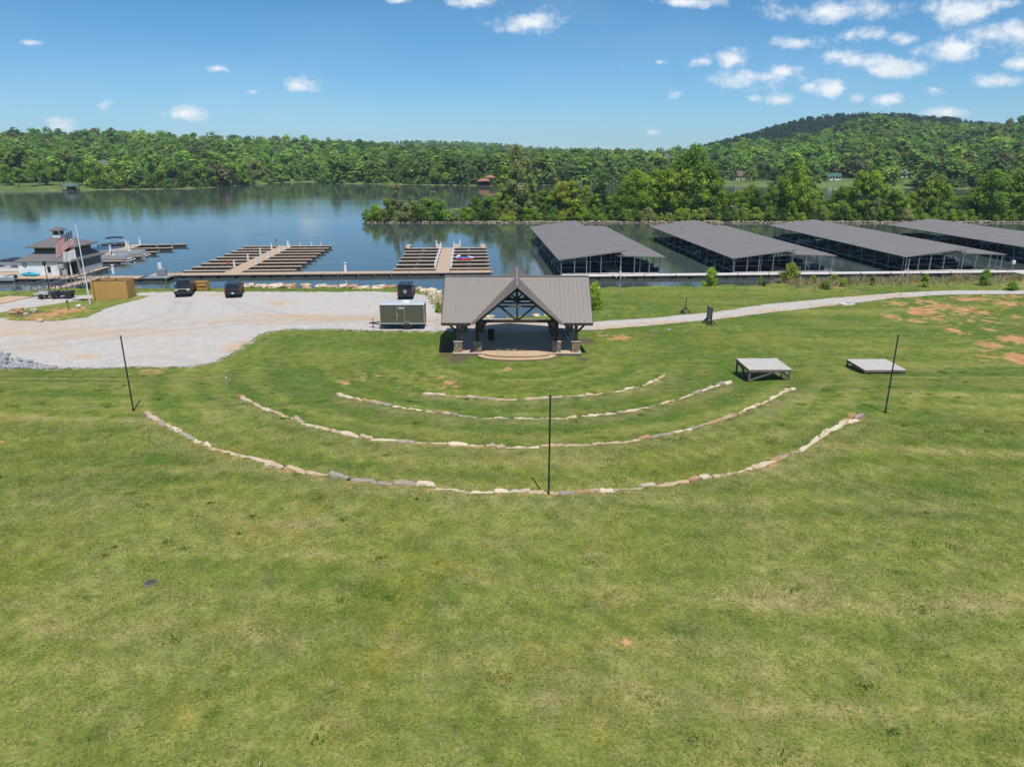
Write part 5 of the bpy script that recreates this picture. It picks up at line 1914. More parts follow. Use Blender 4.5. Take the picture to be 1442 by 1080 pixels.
def board_wall(m, x0, y0, x1, y1, h):
    L_ = math.hypot(x1 - x0, y1 - y0)
    n = max(2, int(L_ / .19))
    a_ = math.atan2(y1 - y0, x1 - x0)
    for i in range(n):
        f = (i + .5) / n
        m.box((x0 + (x1 - x0) * f, y0 + (y1 - y0) * f, h / 2 + rnd.uniform(-.012, .012)), (L_ / n - .012, .03, h), a_)


for (x0, y0, x1, y1) in ((0, 0, w, 0), (w, 0, w, 2.7), (0, 0, 0, 2.7), (0, 2.7, w, 2.7)):
    m = MB()
    board_wall(m, x0, y0, x1, y1, 2.25)
    m.build('board_wall', M['pine'], t)
m = MB()
for (x0, y0, x1, y1) in ((.06, .06, w - .06, .06), (w - .06, .06, w - .06, 2.64), (.06, .06, .06, 2.64), (.06, 2.64, w - .06, 2.64)):
    for z in (.5, 1.9):
        m.bar((x0, y0, z), (x1, y1, z), .05, .1)
for x in (.08, w * .5, w - .08):
    for y in (.08, 2.62):
        m.box((x, y, 1.1), (.1, .1, 2.2))
m.build('frame', M['old_wood'], t)
t = thing('metal_dumpster', 'dark metal waste container inside the pine enclosure', 'container', (a.x + w * .5, a.y + 1.5, .08), rz)
MB().box((0, 0, .75), (2.6, 1.5, 1.3), taper=1.06).build('body', M['green_paint'], t, bevel=.03)
MB().box((0, 0, 1.44), (2.8, 1.6, .07)).build('lid', M['plastic'], t, bevel=.02)
p = PZ(264.5, 410.8, .05)
t = thing('pine_shelter', 'small open fronted yellow pine shelter behind the pickup', 'shelter', (p.x, p.y + .1, .03), math.radians(3))
for (x0, y0, x1, y1), nm in (((0, 1.3, 2.4, 1.3), 'back_wall'), ((0, 0, 0, 1.3), 'side_wall'), ((2.4, 0, 2.4, 1.3), 'side_wall')):
    m = MB()
    board_wall(m, x0, y0, x1, y1, 1.25)
    m.build(nm, M['pine'], t)
m = MB()
m.box((1.2, 1.22, 1.1), (2.3, .06, .1))
m.box((1.2, 1.22, .55), (2.3, .06, .1))
m.box((1.2, .02, 1.22), (2.5, .09, .09))
m.box((.9, 1.2, .6), (.08, .08, 1.2))
m.build('rail', M['pine'], t)

# flagpole
p = PZ(127, 428, .1)
PT = PD(110, 321, p.y).z
t = thing('flagpole', 'tall white flagpole with two flags on the lawn island', 'flagpole', (p.x, p.y, .09))
MB().tube((0, 0, 0), (0, 0, PT), .075, .04, 12).build('shaft', M['trim_white'], t)
MB().lathe([(.02, 0), (.09, .05), (.09, .12), (.02, .18)], 12, (0, 0, PT)).build('finial', M['trim_white'], t)
MB().lathe([(.25, 0), (.22, .06), (.1, .1)], 14).build('base', M['galv'], t)
MB().path([(-.05, 0, PT - .05), (-.55, -.1, PT - 1.4), (-.62, -.12, PT - 3.6), (-.1, 0, 1.2)], .012, 5).build('halyard', M['trim_white'], t)


def flag_mesh(name, w, h, droop, seed):
    g_ = np.random.default_rng(seed)
    nu, nv = 30, 16
    u, v = np.meshgrid(np.linspace(0, 1, nu), np.linspace(0, 1, nv))
    x = -w * u * (1 - .12 * u)
    z = h * v - droop * u ** 1.2 + .10 * np.sin(u * 8 + v * 1.5) * u
    y = .16 * np.sin(u * 11 + v * 2.2) * u ** .6 + .08 * np.sin(u * 23 + 1)
    i = np.arange(nu * nv).reshape(nv, nu)
    F = np.stack([i[:-1, :-1], i[:-1, 1:], i[1:, 1:], i[1:, :-1]], -1).reshape(-1, 4)
    return u, v, np.stack([x.ravel(), y.ravel(), z.ravel()], -1), F


def flag_mat(name, us):
    m, tt, pb = new_mat(name)
    at = nd(tt, 'ShaderNodeAttribute', attribute_name='cloth')
    sp_ = nd(tt, 'ShaderNodeSeparateXYZ', ins={0: at.outputs['Vector']})
    u, v = sp_.outputs[0], sp_.outputs[1]
    if us:
        st = math_(tt, 'MODULO', math_(tt, 'FLOOR', math_(tt, 'MULTIPLY', v, 13)), 2)
        c = mixc(tt, st, (.50, .02, .035), (.78, .77, .76))
        can = math_(tt, 'MULTIPLY', math_(tt, 'LESS_THAN', u, .4), math_(tt, 'GREATER_THAN', v, 6 / 13))
        # offset rows of stars
        uu = math_(tt, 'MULTIPLY', u, 6 / .4)
        vv = math_(tt, 'MULTIPLY', math_(tt, 'SUBTRACT', v, 6 / 13), 5 / (7 / 13))
        du = math_(tt, 'SUBTRACT', math_(tt, 'FRACT', uu), .5)
        dv = math_(tt, 'SUBTRACT', math_(tt, 'FRACT', vv), .5)
        r = math_(tt, 'ADD', math_(tt, 'MULTIPLY', du, du), math_(tt, 'MULTIPLY', dv, dv))
        star = math_(tt, 'LESS_THAN', r, .055)
        c = mixc(tt, can, c, mixc(tt, star, (.012, .02, .11), (.78, .78, .78)))
    else:
        du = math_(tt, 'SUBTRACT', u, .5)
        dv = math_(tt, 'MULTIPLY', math_(tt, 'SUBTRACT', v, .5), .7)
        r = math_(tt, 'SQRT', math_(tt, 'ADD', math_(tt, 'MULTIPLY', du, du), math_(tt, 'MULTIPLY', dv, dv)))
        ring = math_(tt, 'LESS_THAN', math_(tt, 'ABSOLUTE', math_(tt, 'SUBTRACT', r, .16)), .02)
        c = mixc(tt, math_(tt, 'MULTIPLY', ring, .5), (.78, .78, .78), (.3, .34, .4))
    tt.links.new(c, pb.inputs['Base Color'])
    pb.inputs['Roughness'].default_value = .8
    tr = nd(tt, 'ShaderNodeBsdfTranslucent', ins={0: c})
    ms = nd(tt, 'ShaderNodeMixShader', ins={0: .3, 1: pb.outputs[0], 2: tr.outputs[0]})
    out = [n for n in tt.nodes if n.type == 'OUTPUT_MATERIAL'][0]
    tt.links.new(ms.outputs[0], out.inputs[0])
    return m


for nm, lb, w_, h_, dr_, z0, us, sd in (('national_flag', 'red white and blue striped flag with stars flying from the flagpole', 2.7, 1.65, 1.75, PD(107, 345, p.y).z, True, 1),
                                        ('white_flag', 'white flag with faint ring emblem flying below the striped flag', 1.75, 1.1, .55, PD(108, 364, p.y).z, False, 2)):
    u, v, V, F = flag_mesh(nm, w_, h_, dr_, sd)
    o = np_mesh(nm, V, F, flag_mat(nm, us), smooth=True)
    a_ = o.data.attributes.new('cloth', 'FLOAT_VECTOR', 'POINT')
    a_.data.foreach_set('vector', np.stack([u.ravel(), v.ravel(), 0 * u.ravel()], -1).ravel().astype(np.float32))
    o.location = (p.x - .6, p.y - .12, z0)
    o.rotation_euler = (0, 0, math.radians(-8))
    tag(o, lb, 'flag')
# small things on the lawn island
q = PZ(111.5, 433, .1)
t = thing('flood_light', 'small pale ground flood light at the end of the bare strip', 'lamp', (q.x, q.y, .09), .2)
MB().box((0, 0, .22), (.45, .3, .26)).build('housing', M['trim_white'], t, bevel=.03)
MB().box((0, 0, .05), (.2, .2, .12)).build('base', M['galv'], t)
q = PZ(97, 437, .1)
t = thing('path_marker', 'thin dark post with small plate beside the bare strip', 'post', (q.x, q.y, .09))
MB().tube((0, 0, 0), (0, 0, .95), .03, .03, 8).build('shaft', M['black_metal'], t)
MB().box((0, -.03, 1.05), (.22, .03, .26)).build('plate', M['black_metal'], t)
for i, (px, py, s, lb, tn) in enumerate([(24, 440, 1.1, 'reddish tan boulder on the left of the planting bed', 3), (48, 437.5, .5, 'small white stone at the back of the planting bed', 0), (36, 443, .35, 'tiny pale stone in the planting bed', 0), (57, 452, .45, 'small pale stone at the lower edge of the lawn island', 0)]):
    q = PZ(px, py, .15)
    o = bpy.data.objects.new('garden_stone', BOULD[i])
    COL.objects.link(o)
    o.location = (q.x, q.y, .2)
    o.scale = (s * 1.2, s, s * .8)
    o.color = (*TINTS[tn][1], 1)
    tag(o, lb, 'stone')

# ------------------------------------------------------------------ marina: floating docks
RZ = math.atan2(.059, .998)
EX = Vector((math.cos(RZ), math.sin(RZ), 0))
EY = Vector((-math.sin(RZ), math.cos(RZ), 0))
DZ = WATER_Z + .55


def dock_box(m, x0, x1, y0, y1, z, h):
    return m.box(((x0 + x1) / 2, (y0 + y1) / 2, z - h / 2), (x1 - x0, y1 - y0, h))


def deck_piece(parent, name, x0, x1, y0, y1, m=None, h=.10, z=.0):
    """boards on a dark float"""
    o = dock_box(MB(), x0, x1, y0, y1, z, h).build(name, m or M['dock_wood'], parent)
    f = MB()
    L_ = max(x1 - x0, y1 - y0)
    n = max(1, int(L_ / 2.6))
    for i in range(n):
        a, b = i / n + .04 / n, (i + 1) / n - .16 / n
        if x1 - x0 > y1 - y0:
            dock_box(f, x0 + (x1 - x0) * a, x0 + (x1 - x0) * b, y0 + .05, y1 - .05, z - h - .002, .5)
        else:
            dock_box(f, x0 + .05, x1 - .05, y0 + (y1 - y0) * a, y0 + (y1 - y0) * b, z - h - .002, .5)
    for c, d in ((y0 - .02, y0 + .05), (y1 - .05, y1 + .02)):
        dock_box(f, x0, x1, c, d, z - .03, .2)
    f.build('float', M['dock_side'], o)
    return o


# long walkway on the left
o0 = Vector((-59.6, 118.7, DZ))
LW = 56.3
WK = thing('dock_walkway', 'long tan boarded floating walkway crossing in front of the open finger docks', 'dock', o0, RZ)
for i in range(4):
    deck_piece(WK, 'deck', i * LW / 4 + (.02 if i else 0), (i + 1) * LW / 4 - .02, -2.5, 0)
for px in (556, 692.5):
    pass
MB().tube((30.6, -2.6, -2.5), (30.6, -2.6, .35), .05, .05, 8).build('pile', M['galv'], WK)
MB().tube((56.0, -2.6, -2.5), (56.0, -2.6, .5), .07, .07, 8).build('pile', M['galv'], WK)
MB().tube((49.2, -2.7, -3), (49.2, -2.7, .25), .07, .07, 8).build('pile', M['old_wood'], WK)


def w2(o, x, y, z=0):
    return o + EX * x + EY * y + Vector((0, 0, z))


# power pedestal template
PED = thing('power_pedestal', None, None, (0, 0, 0))
MB().box((0, 0, .5), (.30, .26, 1.0), taper=.9).build('body', M['trim_white'], PED, bevel=.02)
MB().box((0, 0, 1.06), (.26, .24, .14)).build('lamp', M['lamp_blue'], PED, bevel=.02)
MB().lathe([(.2, 0), (.17, .06), (.03, .1)], 10, (0, 0, 1.14)).build('cap', M['trim_white'], PED)
ped_first = [True]


def pedestal(pos, label, group, s=1.0):
    if ped_first[0]:
        ped_first[0] = False
        PED.location = pos
        PED.rotation_euler = (0, 0, RZ)
        PED.scale = (s, s, s)
        return tag(PED, label, 'power pedestal', group)
    return dup(PED, pos, RZ, label, group, (s, s, s))


def finger_dock(name, label, origin, rz, length, pw, left, right, nf, fw=1.15):
    """pier running back from origin with nf fingers on each side"""
    t = thing(name, label, 'dock', origin, rz)
    deck_piece(t, 'pier', -pw / 2, pw / 2, 0.02, length)
    for k in range(nf):
        y = 1.9 + (length - fw - 1.9) * k / (nf - 1)
        for s, L_ in ((-1, left), (1, right)):
            if not L_:
                continue
            ll = L_ if not callable(L_) else L_(k)
            if not ll:
                continue
            x0, x1 = (-pw / 2 - ll, -pw / 2 - .01) if s < 0 else (pw / 2 + .01, pw / 2 + ll)
            deck_piece(t, 'finger', x0, x1, y, y + fw)
    return t


oa = w2(o0, 12.6, 0.03)
A = finger_dock('finger_dock', 'wide open finger dock with nine slips on each side left of centre', oa, RZ, 37.5, 2.8, 7.6, 8.6, 9)
for k, (x, y) in enumerate([(-1.5, 6), (1.5, 9), (-1.5, 14.2), (1.5, 17), (-1.5, 22.5), (1.5, 25.5), (-1.5, 31), (1.5, 33.5), (.4, 37), (7.6, 36.4), (5.6, 36.6), (3.2, 36.6)]):
    pedestal(w2(oa, x, y), 'white power pedestal on the wide finger dock left of centre', 'power pedestals on the wide finger dock', 1.0 if k < 9 else .7)
for x, y, lb in ((-.2, 2.2, 'red topped safety post near the start of the wide finger dock'), (-1.0, 36.8, 'red topped safety post at the far end of the wide finger dock')):
    q = w2(oa, x - 1, y)
    t = thing('safety_post', lb, 'post', q, RZ)
    MB().tube((0, 0, 0), (0, 0, 1.5), .05, .05, 8).build('shaft', M['galv'], t)
    MB().box((0, 0, 1.3), (.3, .2, .5)).build('case', M['red'], t, bevel=.02)

ob = w2(o0, 47.8, .03)
B = finger_dock('finger_dock', 'compact open finger dock straight behind the parked trailer', ob, RZ, 32.0, 2.35, 7.4, 7.2, 7)
for x in (-8.6, -1.9, 2.0, 7.6):
    deck_piece(B, 'end_stub', x - .5, x + .5, 32.1, 38.3)
for k in range(7):
    for s in (-1, 1):
        pedestal(w2(ob, s * 1.4, 3.4 + k * 4.75), 'white power pedestal lining the pier of the compact finger dock', 'power pedestals on the compact finger dock', .95)
pedestal(w2(ob, -2.4, 33.5), 'white power pedestal at the far left stub of the compact dock', 'power pedestals on the compact finger dock', 1.1)
pedestal(w2(ob, 2.6, 33.8), 'white power pedestal at the far right stub of the compact dock', 'power pedestals on the compact finger dock', 1.1)
q = w2(ob, -1.3, 33.2)
t = thing('safety_post', 'red topped safety post at the far end of the compact finger dock', 'post', q, RZ)
MB().tube((0, 0, 0), (0, 0, 1.5), .05, .05, 8).build('shaft', M['galv'], t)
MB().box((0, 0, 1.3), (.3, .2, .5)).build('case', M['red'], t, bevel=.02)
pedestal(w2(o0, 31.5, -.5), 'white power pedestal alone in the middle of the long walkway', 'power pedestals on the long walkway', 1.3)
pedestal(w2(o0, -6.5, -.6), 'white power pedestal on the long walkway behind the pine enclosure', 'power pedestals on the long walkway', 1.3)

# bright water toy on the compact dock
q = w2(ob, 3.4, 12.6)
t = thing('inflatable_float', 'blue white and red inflatable water toy heaped on the compact finger dock', 'water toy', (q.x, q.y, DZ + .02), RZ)
m = MB()
for k in range(5):
    m.tube((-1.0 + k * .5, -.3, .3 + .1 * (k % 2)), (-.7 + k * .62, .55, .42), .24, .2, 10)
m.build('tubes', M['blue'], t, smooth=True)
m = MB()
m.tube((-1.1, -.45, .22), (1.6, -.4, .22), .22, .18, 10)
m.build('bolster', M['red'], t, smooth=True)
m = MB()
m.tube((-1.3, .1, .45), (-.5, .5, .75), .25, .2, 10)
m.tube((1.0, .3, .5), (2.0, .1, .4), .22, .16, 10)
m.build('cushion', M['trim_white'], t, smooth=True)

# gangway with white landing at the left end of the walkway
q = w2(o0, 2.6, -2.0)
t = thing('boat_lift_box', 'grey landing box with white tank and rails at the front of the long walkway', 'landing', (q.x, q.y, DZ), RZ)
deck_piece(t, 'landing', -3.2, 1.4, -3.2, -.55, M['galv'])
m = MB()
m.box((-.6, -.3, .55), (1.5, .7, .95))
m.build('box', M['galv'], t, bevel=.03)
MB().tube((-1.1, .5, 0), (-1.1, .5, 1.9), .32, .32, 12).build('tank', M['trim_white'], t)
m = MB()
for x in (.9, 2.2):
    m.tube((x, -2.8, 0), (x, .2, 1.2), .03)
    m.tube((x, -.6, 0), (x, .2, 1.2), .03)
m.tube((.9, .2, 1.2), (2.2, .2, 1.2), .03)
m.tube((.9, 1.6, 1.6), (2.2, 1.6, 1.6), .04)
m.tube((.9, 1.6, 0), (.9, 1.6, 1.6), .04)
m.tube((2.2, 1.6, 0), (2.2, 1.6, 1.6), .04)
m.build('rail', M['galv'], t)
for (px, py, lb) in ((236, 412, 'green channel stake standing in the water at the left of the shelter'),):
    q = PZ(px, py, WATER_Z)
    t = thing('channel_stake', lb, 'stake', q)
    MB().tube((0, 0, -1), (0, 0, 2.2), .10, .10, 8).build('shaft', M['leaf_stake'] if 'leaf_stake' in M else pm('green_stake', (.08, .22, .05), .6), t)
    MB().lathe([(.1, 0), (.14, .05), (.02, .12)], 8, (0, 0, 2.2)).build('cap', M['trim_white'], t)

# right hand walkway
o1 = Vector((8.2, 116.2, DZ))
WK2 = thing('dock_walkway', 'pale concrete floating walkway in front of the covered docks', 'dock', o1, RZ)
for i in range(6):
    deck_piece(WK2, 'deck', i * 18.2 + .02, (i + 1) * 18.2 - .02, -1.0, 1.2, M['dock_concrete'])
deck_piece(WK2, 'deck', 76.5, 90, -5.2, -1.03, M['dock_concrete'])
for i in range(0, 13):
    MB().tube((i * 5.2 + 3, -1.1, -2), (i * 5.2 + 3, -1.1, .3), .06, .06, 8).build('pile', M['black_metal'], WK2)
q = w2(o1, 76.7, -.2)
t = thing('propane_tank', 'small white tank on a post at the right end of the pale walkway', 'tank', q, RZ)
MB().tube((0, 0, 0), (0, 0, 1.2), .06, .06, 8).build('post', M['galv'], t)
MB().lathe([(.05, 0), (.28, .1), (.3, .35), (.28, .6), (.05, .72)], 12, (0, 0, 1.2)).build('vessel', M['hull_white'], t)
q = w2(o1, 9.4, -1.3)
t = thing('dock_cleat_frame', 'white tubular mooring frame at the edge of the pale walkway by the first covered dock', 'frame', q, RZ)
m = MB()
for a in (-1, 1):
    m.tube((a * .7, 0, -.3), (0, 0, .9), .04)
    m.tube((0, a * .3, -.3), (0, 0, .9), .04)
m.tube((0, 0, -1.5), (0, 0, 1.6), .04)
m.build('tubes', M['trim_white'], t)
q = w2(o1, 57.7, -1.3)
t = thing('dock_cleat_frame', 'white tubular mooring frame at the edge of the pale walkway by the third covered dock', 'frame', q, RZ)
m = MB()
for a in (-1, 1):
    m.tube((a * .7, 0, -.3), (0, 0, .9), .04)
m.tube((0, 0, -1.0), (0, 0, 2.4), .04)
m.build('tubes', M['trim_white'], t)


# ------------------------------------------------------------------ covered docks
LEN = 57.0
CD = thing('covered_dock', None, None, (0, 0, 0), RZ)
E1, R1, R2, E2 = 2.45, 3.8, 2.98, 2.72     # eave, ridge, lower roof top, right eave above the deck
AR = 10.5
AW = 17.2
mb = MB()
mb.slab([(-.35, -.4, E1), (AR + .25, -.4, R1 + .03), (AR + .25, LEN, R1 + .03), (-.35, LEN, E1)], .12)
for y in np.arange(0, LEN, 1.9):
    mb.bar((-.35, y, E1 + .012), (AR + .25, y, R1 + .042), .05, .014)
mb.build('upper_roof', M['dock_roof'], CD)
mb = MB()
mb.slab([(AR - 1.0, -.2, R2 + .05), (AW + .4, -.2, E2), (AW + .4, LEN - 3.0, E2), (AR - 1.0, LEN - 3.0, R2 + .05)], .12)
for y in np.arange(0, LEN - 3.0, 1.9):
    mb.bar((AR - .9, y, R2 + .055), (AW + .4, y, E2 + .012), .05, .014)
mb.build('lower_roof', M['dock_roof'], CD)
deck_piece(CD, 'walkway', 8.4, 10.6, .3, LEN - 2, M['dock_concrete'], z=-.02)
NB = 13
bays = [1.0 + (LEN - 3.5) * k / (NB - 1) for k in range(NB)]
for k, y in enumerate(bays):
    deck_piece(CD, 'finger', .5, 8.38, y - .45, y + .45, M['dock_concrete'], z=-.02)
    deck_piece(CD, 'finger', 10.62, 16.8, y - .45, y + .45, M['dock_concrete'], z=-.02)
    for x in (.35, 5.2, 10.3, 13.6, 17.0):
        zt = E1 + (R1 - E1) * (x + .35) / (AR + .6) if x < 11 else R2 + (E2 - R2) * (x - AR) / (AW - AR)
        MB().tube((x, y, -.5), (x, y, zt - .1), .075, .075, 6).build('post', M['galv'], CD)
    m = MB()
    m.bar((0, y, E1 - .28), (AR, y, R1 - .28), .1, .16)
    m.bar((AR, y, R2 - .2), (AW + .2, y, E2 - .2), .1, .16)
    m.bar((.35, y, .95), (5.2, y, .95), .04, .05)
    m.build('rafter', M['galv'], CD)
m = MB()
for x, z in ((.35, E1 - .2), (AR - .2, R1 - .25), (AW, E2 - .2), (.35, .12)):
    m.bar((x, .5, z), (x, LEN - 2, z), .08, .12)
for k in range(NB - 1):
    if k % 2 == 0:
        m.bar((.35, bays[k], .3), (.35, bays[k + 1], E1 - .4), .05, .05)
    else:
        m.bar((.35, bays[k], E1 - .4), (.35, bays[k + 1], .3), .05, .05)
m.bar((.35, .5, 1.95), (AR, .5, 1.95), .04, .05)
m.build('side_bracing', M['galv'], CD)
for x in (.2, 2.4, 4.4, 6.8, 10.1, 12.4, 14.9, 17.0):
    zt = E1 + (R1 - E1) * (x + .35) / (AR + .6) if x < 11 else R2 + (E2 - R2) * (x - AR) / (AW - AR)
    MB().tube((x, -.1, -.7), (x, -.1, zt - .1), .07, .07, 6).build('front_post', M['galv'], CD)
CPOS = [(w2(o1, -.2, 1.3), 'covered boat dock with pale grey roof nearest the pavilion'),
        (w2(o1, 28.9, 1.3), 'second covered boat dock from the pavilion, behind the two round bushes'),
        (w2(o1, 58.6, 1.3), 'third covered boat dock from the pavilion, behind the dry weeds'),
        (w2(o1, 88.6, 1.3), 'covered boat dock cut by the right edge of the picture')]
CDS = []
for i, (q, lb) in enumerate(CPOS):
    if i == 0:
        CD.location = q
        tag(CD, lb, 'covered dock', 'covered docks')
        CDS.append(CD)
    else:
        CDS.append(dup(CD, q, RZ, lb, 'covered docks'))


# ------------------------------------------------------------------ boats (bow towards -y)
def hull_mb(L_, B_, H_, n=12):
    m = MB()
    rows = []
    for i in range(n + 1):
        f = i / n
        wdt = B_ / 2 * (1 - (1 - min(1, f / .55)) ** 2.2) if f < .55 else B_ / 2 * (1 - .08 * (f - .55))
        wdt = max(wdt, .03)
        y = -L_ / 2 + L_ * f
        sheer = H_ * (1 + .22 * (1 - f) ** 2)
        rows.append([(-wdt, y, sheer), (-wdt * .86, y + .05, H_ * .35), (0, y + .12, -.12 + .2 * (1 - min(1, f * 2.5))), (wdt * .86, y + .05, H_ * .35), (wdt, y, sheer)])
    vs = [v for r in rows for v in r]
    fs = []
    for i in range(n):
        for j in range(4):
            a = i * 5 + j
            fs.append((a, a + 1, a + 6, a + 5))
    fs.append((n * 5, n * 5 + 1, n * 5 + 2, n * 5 + 3, n * 5 + 4))
    for i in range(n):           # deck a little below the sheer
        a = i * 5
        fs.append((a, a + 5, a + 9, a + 4))
    return m.add(vs, fs)


def motorboat(label, loc, rz, hullm, group=None, cover=None):
    t = thing('motorboat', label, 'boat', loc, rz, group)
    hull_mb(6.4, 2.3, .85).build('hull', hullm, t)
    if cover:
        vs = []
        m = MB()
        for i in range(9):
            f = i / 8
            y = -2.6 + 5.6 * f
            w_ = 1.14 * min(1, .35 + f * 1.6)
            h_ = .98 + .55 * math.sin(math.pi * min(1, f * 1.05)) ** .8
            vs += [(-w_, y, .9), (-w_ * .5, y, h_ * .95), (0, y, h_ + .06), (w_ * .5, y, h_ * .95), (w_, y, .9)]
        fs = [(i * 5 + j, i * 5 + j + 1, i * 5 + j + 6, i * 5 + j + 5) for i in range(8) for j in range(4)] + [(0, 1, 2, 3, 4), (40, 41, 42, 43, 44)]
        m.add(vs, fs).build('canvas_cover', cover, t, smooth=True)
    else:
        m = MB()
        for s in (-1, 1):
            m.add([(0, -1.35, .95), (s * .95, -.75, .95), (s * .85, -.55, 1.45), (0, -1.05, 1.45)], [(0, 1, 2, 3)])
        m.build('windshield', M['glass'], t)
        MB().box((0, .35, .95), (1.7, .5, .45)).build('seat', M['seat'], t, bevel=.06)
        MB().box((0, 2.3, .95), (1.9, .6, .4)).build('rear_bench', M['seat'], t, bevel=.06)
    m = MB()
    m.box((0, 3.35, .75), (.4, .45, .7), taper=.8)
    m.tube((0, 3.4, .4), (0, 3.5, -.4), .1, .06)
    m.build('outboard_motor', M['plastic'], t, bevel=.04)
    return t


def pontoon(label, loc, rz, fence, canopy, group=None, cover=None):
    t = thing('pontoon_boat', label, 'boat', loc, rz, group)
    for s in (-1, 1):
        MB().tube((s * .9, -2.9, .15), (s * .9, 3.1, .15), .32, .32, 12).tube((s * .9, -3.6, .35), (s * .9, -2.9, .15), .05, .32, 12).build('pontoon_tube', M['alu'], t)
    MB().box((0, 0, .52), (2.5, 6.4, .1)).build('deck', M['seat'], t)
    m = MB()
    for s in (-1, 1):
        m.box((s * 1.2, .1, .93), (.04, 5.4, .6))
    m.box((-.75, -2.6, .93), (.9, .04, .6))
    m.box((.75, -2.6, .93), (.9, .04, .6))
    m.box((0, 2.8, .93), (2.4, .04, .6))
    m.build('fence_panel', fence, t)
    m = MB()
    for s in (-1, 1):
        m.tube((s * 1.2, -2.6, 1.27), (s * 1.2, 2.8, 1.27), .025)
        for y in (-2.6, -1.2, .1, 1.4, 2.8):
            m.tube((s * 1.2, y, .55), (s * 1.2, y, 1.27), .025)
    m.build('rail', M['alu'], t)
    if cover:
        MB().box((0, .1, 1.35), (2.5, 5.5, .14), taper=.94).build('canvas_cover', cover, t, bevel=.05)
    else:
        for y in (-1.6, 1.9):
            MB().box((-.85, y, .82), (.6, 1.5, .5)).build('seat', M['seat'], t, bevel=.06)
        MB().box((.75, .2, .95), (.6, .6, .8), taper=.85).build('console', M['hull_white'], t, bevel=.05)
    if canopy:
        b = MB()
        vs = []
        for i in range(7):
            f = i / 6
            y = -1.6 + 3.4 * f
            z = 2.45 + .14 * math.sin(math.pi * f)
            vs += [(-1.2, y, z - .12), (-.6, y, z + .05), (0, y, z + .1), (.6, y, z + .05), (1.2, y, z - .12)]
        n_ = len(vs)
        vs += [(x, y, z - .05) for x, y, z in vs]
        fs = [(i * 5 + j, i * 5 + j + 1, i * 5 + j + 6, i * 5 + j + 5) for i in range(6) for j in range(4)]
        fs += [tuple(n_ + q_ for q_ in f_[::-1]) for f_ in fs]
        o = b.add(vs, fs).build('bimini', canopy, t, smooth=True, recalc=False)
        f = MB()
        for s in (-1, 1):
            for y0, y1 in ((.2, -1.6), (.2, 1.7), (.2, .1)):
                f.tube((s * 1.2, y0, 1.25), (s * 1.2, y1, 2.35), .022)
        f.build('frame', M['alu'], o)
    m = MB()
    m.box((0, 3.35, .75), (.4, .4, .7), taper=.8)
    m.tube((0, 3.4, .4), (0, 3.5, -.35), .09, .06)
    m.build('outboard_motor', M['plastic'], t, bevel=.04)
    return t


BW = WATER_Z + .02
# boats in the covered slips
T1 = motorboat(None, (0, 0, 0), 0, M['hull_dark'], None, M['navy_canvas'])
T2 = pontoon(None, (0, 0, 0), 0, M['navy_canvas'], None, None, None)
T3 = motorboat(None, (0, 0, 0), 0, M['hull_white'], None, None)
TT = [(T1, 'canvas covered dark motorboat'), (T2, 'dark sided pontoon boat'), (T3, 'white open motorboat')]
tused = set()
DN = ['first', 'second', 'third', 'last']
rb = random.Random(77)
for di, D_ in enumerate(CDS):
    for k in range(NB - 1):
        for side in (0, 1):
            if rb.random() < (.45 if side == 0 else .55) and not (k == 0 and di != 0 and side == 0):
                continue
            ti = rb.choices([0, 1, 2], [.45, .35, .2])[0]
            if (side == 0 and k > 8):
                ti = 2 if di == 1 and k == 11 else ti
            tpl, kind = TT[ti]
            x = rb.uniform(3.6, 4.6) if side == 0 else rb.uniform(13.5, 14.2)
            y = (bays[k] + bays[k + 1]) / 2
            q = D_.location + EX * x + EY * y
            loc = (q.x, q.y, BW)
            rz = RZ + (math.pi / 2 if side == 0 else -math.pi / 2)
            lb = f'{kind} in a {"left" if side == 0 else "right"} hand slip of the {DN[di]} covered dock'
            gp = f'boats under the {DN[di]} covered dock'
            if ti in tused:
                dup(tpl, loc, rz, lb, gp)
            else:
                tused.add(ti)
                KIDS[tpl.name] = kids(tpl)
                tpl.location = loc
                tpl.rotation_euler = (0, 0, rz)
                tag(tpl, lb, 'boat', gp)

# ------------------------------------------------------------------ marina office on its float
q = PZ(28, 388.3, DZ)
q2 = PZ(103, 388, DZ)
MX, MY = q.x, q.y
WB = q2.x - q.x
t = thing('marina_deck', 'tan boarded floating deck carrying the white marina office', 'dock', (MX, MY, DZ), 0.012)
deck_piece(t, 'deck', -12, WB + 1.0, -3.0, 9.8)
deck_piece(t, 'deck', WB + 1.02, WB + 12.5, -3.0, -.4)
MO = thing('marina_office', 'white marina office with two tier grey hip roof and cupola', 'building', (MX, MY, DZ + .01), 0.0)
DB = 9.0
m = MB()
m.box(((WB - 2.0) / 2, DB / 2, 1.15), (WB - 2.0, DB, 2.3))
m.box((WB - .95, DB / 2 + 1.1, 1.15), (2.1 - .002, DB - 2.2, 2.3))
m.build('wall', M['white'], MO, bevel=.02)
MB().box((WB - .09, .09, 1.15), (.18, .18, 2.3)).build('corner_post', M['trim_white'], MO)
m = MB()
m.box((WB - 1.0, 2.17, 1.05), (1.5, .06, 2.05))
o = m.build('entrance_door', M['glass'], MO)
m = MB()
for x in (WB - 1.78, WB - 1.0, WB - .22):
    m.box((x, 2.14, 1.05), (.07, .06, 2.1))
m.build('frame', M['plastic'], o)
MB().box((WB - 1.85, .6, 1.35), (.05, .5, .5)).build('notice', M['turq'], MO)


